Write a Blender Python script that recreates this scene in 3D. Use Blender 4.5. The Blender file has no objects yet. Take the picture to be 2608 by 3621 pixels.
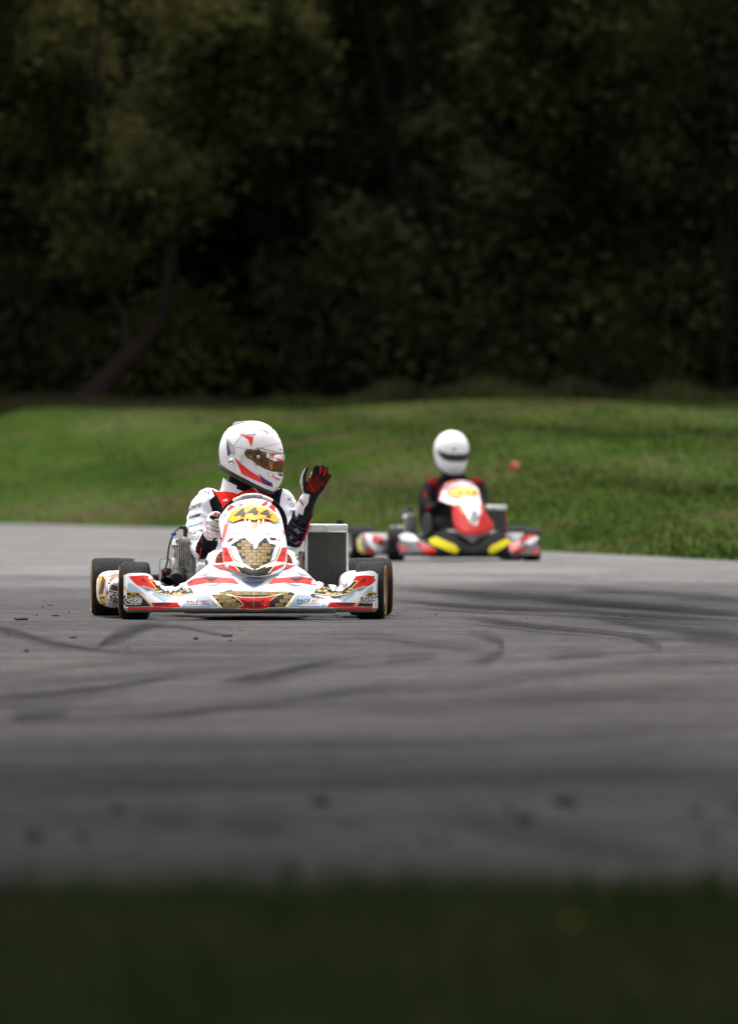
import bpy, bmesh, math, random
import numpy as np
from mathutils import Vector, Matrix, noise as mnoise
from mathutils.bvhtree import BVHTree

R = math.radians
SC = bpy.context.scene
COL = SC.collection
random.seed(7)

# ------------------------------------------------------------------ camera
FPX, CAMZ, CX, HY = 30376.0, 0.66, 1304.0, 1690.0     # focal length in photo pixels, eye height, horizon
cam = bpy.data.cameras.new('camera')
cam.sensor_fit = 'VERTICAL'; cam.sensor_height = 36.0
cam.lens = FPX / 3621 * 36.0
cam.clip_start = 0.1; cam.clip_end = 2000
cam.dof.use_dof = True; cam.dof.focus_distance = 39.9; cam.dof.aperture_fstop = 5.0
camo = bpy.data.objects.new('camera', cam); COL.objects.link(camo)
camo.location = (0, 0, CAMZ)
camo.rotation_euler = (R(90) - math.atan((1810.5 - HY) / FPX), 0, 0)
SC.camera = camo

# ------------------------------------------------------------------ sky, sun, exposure
SUN_EL, SUN_AZ = 74.0, -24.0           # high veiled sun, a little beyond the wood; azimuth from +Y towards +X
w = bpy.data.worlds.new('World'); SC.world = w; w.use_nodes = True
nt = w.node_tree
bg = nt.nodes['Background']
sky = nt.nodes.new('ShaderNodeTexSky'); sky.sky_type = 'NISHITA'; sky.sun_disc = False
sky.sun_elevation = R(SUN_EL); sky.sun_rotation = R(SUN_AZ)
sky.air_density = 1.0; sky.dust_density = 4.0; sky.ozone_density = 1.0
hs = nt.nodes.new('ShaderNodeHueSaturation'); hs.inputs['Saturation'].default_value = 0.18
nt.links.new(sky.outputs[0], hs.inputs['Color'])
nt.links.new(hs.outputs[0], bg.inputs['Color'])
bg.inputs['Strength'].default_value = 0.15
sl = bpy.data.lights.new('sun', 'SUN'); sl.energy = 1.4; sl.angle = R(18); sl.color = (1, .97, .93)
so = bpy.data.objects.new('sun', sl); COL.objects.link(so)
sdir = Vector((math.sin(R(SUN_AZ)) * math.cos(R(SUN_EL)), math.cos(R(SUN_AZ)) * math.cos(R(SUN_EL)), math.sin(R(SUN_EL))))
so.rotation_euler = sdir.to_track_quat('Z', 'Y').to_euler()
so.location = sdir * 60
vs = SC.view_settings
vs.view_transform = 'Standard'; vs.look = 'None'; vs.gamma = 1.0; vs.use_curve_mapping = False
vs.exposure = 1.28
SC.cycles.use_denoising = True
SC.cycles.max_bounces = 4; SC.cycles.diffuse_bounces = 3
SC.cycles.transparent_max_bounces = 8

# ------------------------------------------------------------------ helpers
def srgb(r, g, b, k=1.0):
    f = lambda c: (c / 255 / 12.92) if c / 255 < .04045 else ((c / 255 + .055) / 1.055) ** 2.4
    return (f(r) * k, f(g) * k, f(b) * k)

def nd(m, t, **kw):
    n = m.node_tree.nodes.new(t)
    for k, v in kw.items():
        setattr(n, k, v)
    return n

def mat(name, col, rough=.5, metal=0., spec=.5, coat=0., dirt=None, dirt_amt=0., dirt_scale=6., bump=0., bump_scale=60., var=0., coords='Object', sheen=0.):
    m = bpy.data.materials.new(name); m.use_nodes = True
    L = m.node_tree.links
    p = m.node_tree.nodes['Principled BSDF']
    p.inputs['Base Color'].default_value = (*col, 1); p.inputs['Roughness'].default_value = rough
    p.inputs['Metallic'].default_value = metal; p.inputs['Specular IOR Level'].default_value = spec
    p.inputs['Coat Weight'].default_value = coat; p.inputs['Coat Roughness'].default_value = .12
    p.inputs['Sheen Weight'].default_value = sheen
    tc = nd(m, 'ShaderNodeTexCoord')
    cur = None
    if var > 0:
        n = nd(m, 'ShaderNodeTexNoise'); n.inputs['Scale'].default_value = dirt_scale * 2.3; n.inputs['Detail'].default_value = 6
        L.new(tc.outputs[coords], n.inputs['Vector'])
        mx = nd(m, 'ShaderNodeMix', data_type='RGBA')
        mx.inputs['A'].default_value = (*[c * (1 - var) for c in col], 1); mx.inputs['B'].default_value = (*[min(1, c * (1 + var)) for c in col], 1)
        L.new(n.outputs['Fac'], mx.inputs['Factor']); cur = mx.outputs['Result']
    if dirt is not None:
        n = nd(m, 'ShaderNodeTexNoise'); n.inputs['Scale'].default_value = dirt_scale; n.inputs['Detail'].default_value = 9; n.inputs['Roughness'].default_value = .65
        L.new(tc.outputs[coords], n.inputs['Vector'])
        rp = nd(m, 'ShaderNodeValToRGB'); rp.color_ramp.elements[0].position = .48; rp.color_ramp.elements[1].position = .78
        rp.color_ramp.elements[1].color = (dirt_amt,) * 3 + (1,)
        L.new(n.outputs['Fac'], rp.inputs['Fac'])
        mx = nd(m, 'ShaderNodeMix', data_type='RGBA')
        mx.inputs['A'].default_value = (*col, 1); mx.inputs['B'].default_value = (*dirt, 1)
        if cur: L.new(cur, mx.inputs['A'])
        L.new(rp.outputs['Color'], mx.inputs['Factor']); cur = mx.outputs['Result']
        rr = nd(m, 'ShaderNodeMath', operation='MULTIPLY_ADD'); rr.inputs[1].default_value = .35; rr.inputs[2].default_value = rough
        L.new(rp.outputs['Color'], rr.inputs[0]); L.new(rr.outputs[0], p.inputs['Roughness'])
    if cur: L.new(cur, p.inputs['Base Color'])
    if bump > 0:
        n = nd(m, 'ShaderNodeTexNoise'); n.inputs['Scale'].default_value = bump_scale; n.inputs['Detail'].default_value = 5
        L.new(tc.outputs[coords], n.inputs['Vector'])
        b = nd(m, 'ShaderNodeBump'); b.inputs['Strength'].default_value = bump; b.inputs['Distance'].default_value = .01
        L.new(n.outputs['Fac'], b.inputs['Height']); L.new(b.outputs[0], p.inputs['Normal'])
    return m

def empty(name, loc=(0, 0, 0), rz=0.):
    o = bpy.data.objects.new(name, None); COL.objects.link(o)
    o.location = loc; o.rotation_euler = (0, 0, rz); o.empty_display_size = .1
    return o

def tag(o, label=None, cat=None, group=None, kind=None):
    if label: o['label'] = label
    if cat: o['category'] = cat
    if group: o['group'] = group
    if kind: o['kind'] = kind
    return o

SHIFT = {}          # parent name -> offset so that children built in kart coordinates sit right under a shifted root
def link(name, me, mats, parent=None, smooth=True, autosmooth=None):
    o = bpy.data.objects.new(name, me); COL.objects.link(o)
    if mats is not None:
        for m in (mats if isinstance(mats, (list, tuple)) else [mats]): me.materials.append(m)
    if smooth:
        me.polygons.foreach_set('use_smooth', [True] * len(me.polygons))
        if autosmooth: me.set_sharp_from_angle(angle=R(autosmooth))
    if parent:
        o.parent = parent
        if parent.name in SHIFT and parent.type == 'EMPTY': o.location = SHIFT[parent.name]
    return o

def obj(name, bm, mats, parent=None, smooth=True, autosmooth=40):
    bmesh.ops.recalc_face_normals(bm, faces=bm.faces)
    me = bpy.data.meshes.new(name); bm.to_mesh(me); bm.free()
    return link(name, me, mats, parent, smooth, autosmooth)

def tube(bm, pts, rad, seg=12, caps=True, flat=None, mi=0, up=None):
    """sweep; rad: float, list, or list of (a,b) half axes"""
    pts = [Vector(p) for p in pts]; n = len(pts)
    if not isinstance(rad, (list, tuple)): rad = [rad] * n
    T = []
    for i in range(n):
        a = pts[max(0, i - 1)]; b = pts[min(n - 1, i + 1)]
        T.append((b - a).normalized())
    ref = Vector(up) if up else (Vector((0, 0, 1)) if abs(T[0].z) < .8 else Vector((0, 1, 0)))
    U = (ref - T[0] * ref.dot(T[0])).normalized()
    rings = []
    for i in range(n):
        if i:
            U = (U - T[i] * U.dot(T[i]))
            U = U.normalized() if U.length > 1e-6 else Vector((1, 0, 0))
        V = T[i].cross(U)
        ra, rb = rad[i] if isinstance(rad[i], (list, tuple)) else (rad[i], rad[i])
        rings.append([bm.verts.new(pts[i] + U * (ra * math.cos(2 * math.pi * k / seg)) + V * (rb * math.sin(2 * math.pi * k / seg))) for k in range(seg)])
    for i in range(n - 1):
        for k in range(seg):
            f = bm.faces.new((rings[i][k], rings[i][(k + 1) % seg], rings[i + 1][(k + 1) % seg], rings[i + 1][k])); f.material_index = mi
    if caps:
        f = bm.faces.new(rings[0][::-1]); f.material_index = mi
        f = bm.faces.new(rings[-1]); f.material_index = mi
    return rings

def ball(bm, c, r, seg=12, rings=8):
    m = Matrix.Translation(Vector(c))
    if isinstance(r, (list, tuple)): m = m @ Matrix.Diagonal((*r, 1))
    else: m = m @ Matrix.Diagonal((r, r, r, 1))
    return bmesh.ops.create_uvsphere(bm, u_segments=seg, v_segments=rings, radius=1, matrix=m)['verts']

def box(bm, c, s, rot=None, bevel=0., seg=2, mi=0):
    m = Matrix.Translation(Vector(c))
    if rot is not None: m = m @ rot.to_4x4()
    m = m @ Matrix.Diagonal((*s, 1))
    vs_ = bmesh.ops.create_cube(bm, size=1, matrix=m)['verts']
    fs = {f for v in vs_ for f in v.link_faces}
    for f in fs: f.material_index = mi
    if bevel:
        es = {e for v in vs_ for e in v.link_edges}
        bmesh.ops.bevel(bm, geom=list(es), offset=bevel, segments=seg, affect='EDGES', profile=.5)

def lathe(bm, prof, M, seg=32, close=False):
    """profile [(radius, axial)] about local X axis, matrix M places it"""
    rings = []
    for r, h in prof:
        rings.append([bm.verts.new(M @ Vector((h, r * math.cos(2 * math.pi * k / seg), r * math.sin(2 * math.pi * k / seg)))) for k in range(seg)])
    n = len(prof)
    for i in range(n if close else n - 1):
        a, b = rings[i], rings[(i + 1) % n]
        for k in range(seg):
            bm.faces.new((a[k], a[(k + 1) % seg], b[(k + 1) % seg], b[k]))
    if not close:
        for rg in (rings[0], rings[-1]):
            try: bm.faces.new(rg)
            except ValueError: pass

def smooth_path(pts, n=6):
    P = [Vector(p) for p in pts]; out = []
    for i in range(len(P) - 1):
        p0, p1, p2, p3 = P[max(0, i - 1)], P[i], P[i + 1], P[min(len(P) - 1, i + 2)]
        for k in range(n):
            t = k / n
            out.append(.5 * ((2 * p1) + (p2 - p0) * t + (2 * p0 - 5 * p1 + 4 * p2 - p3) * t * t + (3 * p1 - p0 - 3 * p2 + p3) * t ** 3))
    out.append(P[-1]); return out

def interp(tab, x):
    xs = [t[0] for t in tab]; ys = [t[1] for t in tab]
    return float(np.interp(x, xs, ys))

def smooth_tab(tab, x):
    """catmull interpolation in a table"""
    if x <= tab[0][0]: return tab[0][1]
    if x >= tab[-1][0]: return tab[-1][1]
    for i in range(len(tab) - 1):
        if tab[i][0] <= x <= tab[i + 1][0]:
            x1, y1 = tab[i]; x2, y2 = tab[i + 1]
            m1 = (y2 - tab[i - 1][1]) / (x2 - tab[i - 1][0]) if i > 0 else (y2 - y1) / (x2 - x1)
            m2 = (tab[i + 2][1] - y1) / (tab[i + 2][0] - x1) if i + 2 < len(tab) else (y2 - y1) / (x2 - x1)
            h = x2 - x1; t = (x - x1) / h
            return (2 * t ** 3 - 3 * t * t + 1) * y1 + (t ** 3 - 2 * t * t + t) * h * m1 + (-2 * t ** 3 + 3 * t * t) * y2 + (t ** 3 - t * t) * h * m2

def remesh(bm, voxel, smooth_it=6, fac=.5):
    me = bpy.data.meshes.new('tmp'); bmesh.ops.recalc_face_normals(bm, faces=bm.faces); bm.to_mesh(me); bm.free()
    o = bpy.data.objects.new('tmp', me); COL.objects.link(o)
    r = o.modifiers.new('r', 'REMESH'); r.mode = 'VOXEL'; r.voxel_size = voxel
    s = o.modifiers.new('s', 'SMOOTH'); s.factor = fac; s.iterations = smooth_it
    dg = bpy.context.evaluated_depsgraph_get()
    out = bpy.data.meshes.new_from_object(o.evaluated_get(dg))
    bpy.data.objects.remove(o); bpy.data.meshes.remove(me)
    return out

def bvh_of(o):
    me = o.data
    return BVHTree.FromPolygons([v.co.copy() for v in me.vertices], [list(p.vertices) for p in me.polygons])

class Frame:
    def __init__(s, origin, yaw):
        s.O = Vector(origin); s.yaw = yaw
        s.M = Matrix.Rotation(yaw, 3, 'Z'); s.I = s.M.transposed()
        s.cam = s.I @ (Vector((0, 0, CAMZ)) - s.O)
    def P(s, px, py, yl):
        d = s.O.y + yl
        for _ in range(4):
            W = Vector(((px - CX) / FPX * d, d, CAMZ - (py - HY) / FPX * d))
            l = s.I @ (W - s.O); d += yl - l.y
        return l

def cv(x0, y0, k): return lambda x, y: (x0 + x * k, y0 + y * k)
C1 = cv(280, 1440, .69767); C2 = cv(620, 1460, .37944); C3 = cv(300, 1800, .34272); C4 = cv(720, 1740, .24480)
C5 = cv(1000, 1800, .25704); C6 = cv(1200, 1480, .46512); C7 = cv(640, 1720, .15912); C8 = cv(1020, 1620, .14988)
C9 = cv(0, 2100, .79804); C10 = cv(1304, 2000, .79804); CF = cv(0, 0, 1.5961)
def pl(C, *pts): return [C(*p) for p in pts]
def mir(poly, cx): return [(2 * cx - x, y) for x, y in poly]

# flat print: polygons and lettering given in the photo's pixels, laid on a host surface
TXT = {}
def text2d(s, bold=0., shear=0.):
    key = (s, bold, shear)
    if key not in TXT:
        cu = bpy.data.curves.new('t', 'FONT'); cu.body = s; cu.size = 1; cu.offset = bold; cu.shear = shear; cu.resolution_u = 3
        o = bpy.data.objects.new('t', cu); COL.objects.link(o)
        dg = bpy.context.evaluated_depsgraph_get()
        me = bpy.data.meshes.new_from_object(o.evaluated_get(dg))
        v = np.array([x.co[:2] for x in me.vertices]); f = [list(p.vertices) for p in me.polygons]
        v = (v - v.min(0)) / (v.max(0) - v.min(0))
        bpy.data.objects.remove(o); bpy.data.curves.remove(cu); bpy.data.meshes.remove(me)
        TXT[key] = (v, f)
    return TXT[key]
def text(s, tl, tr, br, bl_, bold=.012, shear=0.):
    v, f = text2d(s, bold, shear)
    tl, tr, br, bl_ = map(np.array, (tl, tr, br, bl_))
    u = v[:, :1]; t = v[:, 1:]
    p = (bl_ * (1 - u) + br * u) * (1 - t) + (tl * (1 - u) + tr * u) * t
    return ([tuple(x) for x in p], f)
def tbox(C, s, x0, y0, x1, y1, dy=0., bold=.012, shear=0.):
    return text(s, C(x0, y0), C(x1, y0 + dy), C(x1, y1 + dy), C(x0, y1), bold, shear)

def decal(name, shapes, bvh, fr, m, parent, off=.002, step=12, thick=0., smooth=True):
    polys = [s for s in shapes if not isinstance(s, tuple)]
    if 1 < len(polys) == len(shapes) <= 12:
        return [decal1(name, [s], bvh, fr, m, parent, off, step, thick, smooth) for s in shapes][0]
    o = decal1(name, shapes, bvh, fr, m, parent, off, step, thick, smooth)
    if len(shapes) > 1 or isinstance(shapes[0], tuple): o['kind'] = 'stuff'
    return o
def decal1(name, shapes, bvh, fr, m, parent, off=.002, step=12, thick=0., smooth=True):
    bm = bmesh.new()
    for s in shapes:
        if isinstance(s, tuple):
            vv = [bm.verts.new((x, y, 0)) for x, y in s[0]]
            for f in s[1]:
                try: bm.faces.new([vv[i] for i in f])
                except ValueError: pass
        else:
            bm.faces.new([bm.verts.new((x, y, 0)) for x, y in s])
    bmesh.ops.triangulate(bm, faces=bm.faces)
    if step:
        for ax in (0, 1):
            lo = min(v.co[ax] for v in bm.verts); hi = max(v.co[ax] for v in bm.verts)
            q = lo + step
            while q < hi:
                n = [0, 0, 0]; n[ax] = 1; c = [0, 0, 0]; c[ax] = q
                bmesh.ops.bisect_plane(bm, geom=list(bm.verts) + list(bm.edges) + list(bm.faces), plane_co=c, plane_no=n, dist=1e-5)
                q += step
    bad = []
    for v in bm.verts:
        d = (fr.P(v.co.x, v.co.y, 0) - fr.cam).normalized()
        h, no, _, _ = bvh.ray_cast(fr.cam, d)
        if h is None: bad.append(v); continue
        if no.dot(d) > 0: no = -no
        v.co = h + no * off
    if bad: bmesh.ops.delete(bm, geom=bad, context='VERTS')
    if thick:
        ext = bmesh.ops.extrude_face_region(bm, geom=bm.faces[:])
        for v in ext['geom']:
            if isinstance(v, bmesh.types.BMVert):
                d = (v.co - fr.cam).normalized(); v.co -= d * thick
    if not thick:
        for f in bm.faces:
            f.normal_update()
            if f.normal.dot(f.calc_center_median() - fr.cam) > 0: f.normal_flip()
    me = bpy.data.meshes.new(name); bm.to_mesh(me); bm.free()
    o = link(name, me, m, parent, smooth, 45 if thick else None)
    return o

def inside(p, poly):
    x, y = p; c = False; n = len(poly); j = n - 1
    for i in range(n):
        xi, yi = poly[i]; xj, yj = poly[j]
        if (yi > y) != (yj > y) and x < (xj - xi) * (y - yi) / (yj - yi) + xi: c = not c
        j = i
    return c

def outline(poly, wd):
    """closed stroke of width wd along polygon edges, as quads"""
    out = []
    n = len(poly)
    for i in range(n):
        a = Vector(poly[i]); b = Vector(poly[(i + 1) % n]); t = (b - a)
        if t.length < 1e-6: continue
        t.normalize(); q = Vector((-t.y, t.x)) * wd / 2
        a2 = a - t * wd / 2; b2 = b + t * wd / 2
        out.append([tuple(a2 + q), tuple(b2 + q), tuple(b2 - q), tuple(a2 - q)])
    return out
def stroke(pts, wd):
    out = []
    for i in range(len(pts) - 1):
        a = Vector(pts[i]); b = Vector(pts[i + 1]); t = (b - a).normalized(); q = Vector((-t.y, t.x)) * wd / 2
        out.append([tuple(a + q), tuple(b + q), tuple(b - q), tuple(a - q)])
    return out

# ------------------------------------------------------------------ materials
DIRT = (.09, .075, .06)
M = {}
M['white'] = mat('white_plastic', (.82, .82, .82), .4, spec=.3, coat=.08, dirt=DIRT, dirt_amt=.22, dirt_scale=13)
M['red'] = mat('red_print', srgb(204, 20, 6), .5, spec=.2, dirt=DIRT, dirt_amt=.18, dirt_scale=8)
M['darkred'] = mat('dark_red_print', srgb(100, 16, 10), .5, spec=.25)
M['brightred'] = mat('bright_red_print', (.80, .012, .008), .4)
M['blueg'] = mat('pale_blue_grey_print', srgb(158, 172, 192), .5, spec=.25, var=.12, dirt_scale=12)
M['midg'] = mat('slate_grey_print', srgb(104, 118, 140), .5, spec=.25, var=.15, dirt_scale=12)
M['black'] = mat('black_print', (.014, .013, .012), .6, spec=.2, var=.3)
M['gold'] = mat('gold_print', srgb(196, 164, 100), .5, spec=.25, var=.18, dirt_scale=30)
M['cream'] = mat('cream_print', srgb(240, 226, 180), .4)
M['yellow'] = mat('yellow_plate', srgb(226, 160, 34), .55, spec=.2, dirt=DIRT, dirt_amt=.1)
M['numgrey'] = mat('grey_number_print', srgb(74, 70, 66), .6, spec=.2)
M['lip'] = mat('scuffed_grey_lip', srgb(150, 144, 134), .5, dirt=DIRT, dirt_amt=.7, dirt_scale=14)
M['brown'] = mat('brown_print', srgb(120, 52, 26), .4)
M['orangebrown'] = mat('amber_plastic', srgb(186, 96, 22), .4)
M['rubber'] = mat('tyre_rubber', (.013, .0125, .0125), .85, spec=.2, dirt=(.062, .059, .057), dirt_amt=.7, dirt_scale=18, bump=.5, bump_scale=70)
M['rubber_side'] = mat('tyre_sidewall', (.008, .008, .008), .65, spec=.2, bump=.15, bump_scale=90)
M['alu'] = mat('cast_aluminium', (.50, .48, .45), .42, metal=.75, dirt=(.06, .05, .045), dirt_amt=.6, dirt_scale=22, bump=.15, bump_scale=120)
M['engine'] = mat('grimy_engine_casting', (.34, .32, .29), .5, metal=.55, dirt=(.045, .04, .035), dirt_amt=.8, dirt_scale=18, bump=.3, bump_scale=90)
M['silver'] = mat('brushed_silver', (.72, .71, .69), .35, metal=.7, dirt=(.2, .18, .16), dirt_amt=.4, dirt_scale=20)
M['chrome'] = mat('chrome', (.75, .75, .75), .15, metal=1.)
M['steel'] = mat('black_steel', (.03, .03, .03), .4, metal=.4, dirt=(.1, .09, .08), dirt_amt=.3)
M['plastic'] = mat('black_plastic', (.012, .012, .0125), .5, spec=.3, dirt=(.08, .075, .07), dirt_amt=.3, dirt_scale=12)
M['core'] = mat('radiator_core', (.022, .02, .018), .7, dirt=(.12, .1, .08), dirt_amt=.45, dirt_scale=30)
M['rtube'] = mat('radiator_tube', (.26, .245, .22), .5, metal=.4, var=.35, dirt_scale=25)
M['blueclip'] = mat('blue_clip', srgb(24, 84, 190), .4)
M['suitw'] = mat('white_suit_cloth', (.80, .79, .83), .85, spec=.2, sheen=.2, bump=.25, bump_scale=45, dirt=(.3, .28, .27), dirt_amt=.15, dirt_scale=10)
M['suitk'] = mat('black_suit_cloth', (.009, .008, .010), .9, spec=.1, bump=.3, bump_scale=45)
M['suitr'] = mat('red_suit_cloth', srgb(224, 28, 8), .8, spec=.1, sheen=.1, bump=.2, bump_scale=50)
M['printk'] = mat('black_ink', (.02, .02, .022), .7)
M['printg'] = mat('grey_ink', (.12, .11, .15), .7)
M['printb'] = mat('blue_ink', srgb(20, 110, 190), .7)
M['printy'] = mat('yellow_ink', srgb(238, 210, 80), .7)
M['gloveW'] = mat('white_glove_leather', srgb(226, 216, 214), .7, dirt=(.25, .22, .2), dirt_amt=.35, dirt_scale=26, bump=.3, bump_scale=80)
M['gloveK'] = mat('black_glove_suede', (.012, .011, .012), .85, spec=.2)
M['gloveR'] = mat('red_glove_palm', srgb(98, 22, 16), .8, spec=.2, var=.3, dirt_scale=40)
M['gloveR2'] = mat('bright_red_glove_pad', srgb(176, 32, 18), .8, spec=.2)
M['helmet'] = mat('white_helmet_paint', (.82, .775, .77), .3, spec=.4, coat=.3, dirt=(.35, .31, .30), dirt_amt=.25, dirt_scale=20)
M['purple'] = mat('purple_helmet_paint', srgb(62, 36, 98), .3, coat=.5)
M['hred'] = mat('red_helmet_paint', (.86, .022, .016), .3, coat=.5)
M['hgrey'] = mat('grey_helmet_paint', srgb(176, 168, 170), .3, coat=.5)
M['hline'] = mat('helmet_seam', srgb(150, 140, 140), .5)
M['visor'] = mat('amber_tinted_visor', (.105, .046, .007), .1, spec=.5, coat=.5)
M['visor2'] = mat('amber_visor_glint', srgb(170, 84, 14), .2)
M['trim'] = mat('black_rubber_trim', (.016, .015, .015), .6)
M['boot'] = mat('orange_boot_sole', srgb(176, 66, 24), .7, dirt=(.1, .07, .05), dirt_amt=.4, dirt_scale=20)
M['beige'] = mat('tan_strap', srgb(170, 140, 110), .8)
M['floor'] = mat('floor_tray', (.06, .06, .06), .6, metal=.3)
M['exh'] = mat('exhaust_steel', (.30, .26, .22), .45, metal=.7, dirt=(.05, .03, .02), dirt_amt=.7, dirt_scale=10)
M['far_grey'] = mat('grey_fairing_print', srgb(122, 119, 120), .5, spec=.25, dirt=DIRT, dirt_amt=.2)
M['far_black'] = mat('black_fairing', (.010, .0095, .010), .8, spec=.04, dirt=(.06, .05, .045), dirt_amt=.15)
M['far_yellow'] = mat('fluorescent_yellow_strip', srgb(168, 156, 24), .7, spec=.05)
M['far_red'] = mat('dulled_red_print', srgb(164, 18, 9), .6, spec=.15, dirt=DIRT, dirt_amt=.3)
M['far_suit_red'] = mat('dull_red_cloth', srgb(112, 18, 14), .9, spec=.1)
M['pink'] = mat('faded_red_print', srgb(214, 96, 84), .5, spec=.25)
M['redplastic'] = mat('orange_red_plastic', srgb(172, 92, 78), .8, spec=.05)

# ------------------------------------------------------------------ terrain
EX = [-60, -30, -16, -9, -5.34, -2.36, -.5, 1.55, 2.92, 4.5, 8, 16, 30, 60]
EY = [147, 145, 140, 133, 124.5, 113, 97, 77.5, 68.3, 61, 52, 44, 39, 36]
def far_edge(X): return np.interp(X, EX, EY)
def near_edge(X):
    X = np.asarray(X, float)
    return 13.72 + .07 * np.sin(X * 1.9) + .06 * np.sin(X * 6.1 + 1) + .04 * np.sin(X * 14.3) - .01 * X + np.clip((-2.6 - X) * 6, 0, 20) * (X < -2.6) + np.clip((X - 2.6) * 5, 0, 16) * (X > 2.6)  # verge bulges at both sides, made up to carry the added shade trees
WOOD_Y = 150.0
def bank(X, Y):
    X = np.asarray(X, float); Y = np.asarray(Y, float)
    e = far_edge(X)
    t = (Y - e) / np.maximum(WOOD_Y - e, 24)
    z = 2.08 * np.clip(t, 0, 1) ** 1.05 + .03 * np.clip(Y - WOOD_Y, 0, 60)
    und = .05 * np.sin(X * .9 + Y * .21) * np.clip(t * 3, 0, 1)
    return z + und
def terrain():
    xs = np.unique(np.concatenate([np.linspace(-300, -14, 24), np.linspace(-14, 14, 71), np.linspace(14, 300, 24)]))
    ys = np.unique(np.concatenate([np.linspace(-120, 8, 18), np.linspace(8, 16, 33), np.linspace(16, 60, 12), np.linspace(60, 160, 131), np.linspace(160, 900, 30)]))
    X, Y = np.meshgrid(xs, ys); Z = bank(X, Y) - .012
    intrack = (Y > near_edge(X) + .25) & (Y < far_edge(X) - .6)
    Z = np.where(intrack, -.06, Z)
    v = np.stack([X, Y, Z], -1).reshape(-1, 3); nx = len(xs)
    f = [(j * nx + i, j * nx + i + 1, (j + 1) * nx + i + 1, (j + 1) * nx + i) for j in range(len(ys) - 1) for i in range(nx - 1)]
    me = bpy.data.meshes.new('ground'); me.from_pydata(v.tolist(), [], f)
    return me

def grass_mat(name, lush=1.0, near=False, tint=(1, 1, 1)):
    m = bpy.data.materials.new(name); m.use_nodes = True; L = m.node_tree.links
    p = m.node_tree.nodes['Principled BSDF']; p.inputs['Roughness'].default_value = 1; p.inputs['Specular IOR Level'].default_value = 0
    tc = nd(m, 'ShaderNodeTexCoord')
    mp = nd(m, 'ShaderNodeMapping'); mp.inputs['Scale'].default_value = (.34, .11, .5) if not near else (3.2, 1.1, 1)
    L.new(tc.outputs['Object'], mp.inputs['Vector'])
    n = nd(m, 'ShaderNodeTexNoise'); n.inputs['Scale'].default_value = 1.0; n.inputs['Detail'].default_value = 6; n.inputs['Roughness'].default_value = .62
    L.new(mp.outputs[0], n.inputs['Vector'])
    rp = nd(m, 'ShaderNodeValToRGB'); cr = rp.color_ramp
    cr.elements[0].position = .30; cr.elements[0].color = (.018 * lush, .040 * lush, .007 * lush, 1)
    cr.elements[1].position = .72; cr.elements[1].color = (.062 * lush, .098 * lush, .018 * lush, 1)
    e = cr.elements.new(.5); e.color = (.034 * lush, .068 * lush, .009 * lush, 1)
    e = cr.elements.new(.62); e.color = (.050 * lush, .080 * lush, .018 * lush, 1)
    L.new(n.outputs['Fac'], rp.inputs['Fac'])
    # worn earthy streaks
    mp2 = nd(m, 'ShaderNodeMapping'); mp2.inputs['Scale'].default_value = (.16, .30, 1); mp2.inputs['Location'].default_value = (3.1, 7.7, 0)
    L.new(tc.outputs['Object'], mp2.inputs['Vector'])
    n2 = nd(m, 'ShaderNodeTexNoise'); n2.inputs['Scale'].default_value = 1.0; n2.inputs['Detail'].default_value = 5
    L.new(mp2.outputs[0], n2.inputs['Vector'])
    r2 = nd(m, 'ShaderNodeValToRGB'); r2.color_ramp.elements[0].position = .53; r2.color_ramp.elements[1].position = .70
    r2.color_ramp.elements[1].color = (.8, .8, .8, 1)
    L.new(n2.outputs['Fac'], r2.inputs['Fac'])
    mx = nd(m, 'ShaderNodeMix', data_type='RGBA'); mx.inputs['B'].default_value = (.072 * lush, .052 * lush, .030 * lush, 1)
    for e in cr.elements: e.color = (e.color[0] * tint[0], e.color[1] * tint[1], e.color[2] * tint[2], 1)
    L.new(rp.outputs['Color'], mx.inputs['A']); L.new(r2.outputs['Color'], mx.inputs['Factor'])
    # shade at the foot of the wood, darkened into the ground colour
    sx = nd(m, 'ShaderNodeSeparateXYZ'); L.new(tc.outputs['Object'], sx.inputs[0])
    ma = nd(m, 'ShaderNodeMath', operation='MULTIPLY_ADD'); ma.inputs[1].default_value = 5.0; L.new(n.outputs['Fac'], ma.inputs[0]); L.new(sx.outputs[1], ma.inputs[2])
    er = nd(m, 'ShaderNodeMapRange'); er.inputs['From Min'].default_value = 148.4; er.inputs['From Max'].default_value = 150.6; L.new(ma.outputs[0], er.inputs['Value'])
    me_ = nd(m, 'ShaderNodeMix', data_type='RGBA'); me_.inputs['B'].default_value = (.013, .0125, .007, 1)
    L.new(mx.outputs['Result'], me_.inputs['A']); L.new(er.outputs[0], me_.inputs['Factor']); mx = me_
    g = nd(m, 'ShaderNodeNewGeometry')
    mr = nd(m, 'ShaderNodeMapRange'); mr.inputs['To Min'].default_value = .8; mr.inputs['To Max'].default_value = 1.25
    L.new(g.outputs['Random Per Island'], mr.inputs['Value'])
    mm = nd(m, 'ShaderNodeMix', data_type='RGBA', blend_type='MULTIPLY'); mm.inputs['Factor'].default_value = 1
    L.new(mx.outputs['Result'], mm.inputs['A']); L.new(mr.outputs[0], mm.inputs['B'])
    L.new(mm.outputs['Result'], p.inputs['Base Color'])
    return m
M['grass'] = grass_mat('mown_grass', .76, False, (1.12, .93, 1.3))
M['grassnear'] = grass_mat('verge_grass', .72, True, (1.05, .84, 1.5))
M['straw'] = mat('dry_stalks', (.060, .052, .024), .9, spec=.1, var=.3)

tag(link('ground', terrain(), M['grass']), kind='structure')

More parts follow.
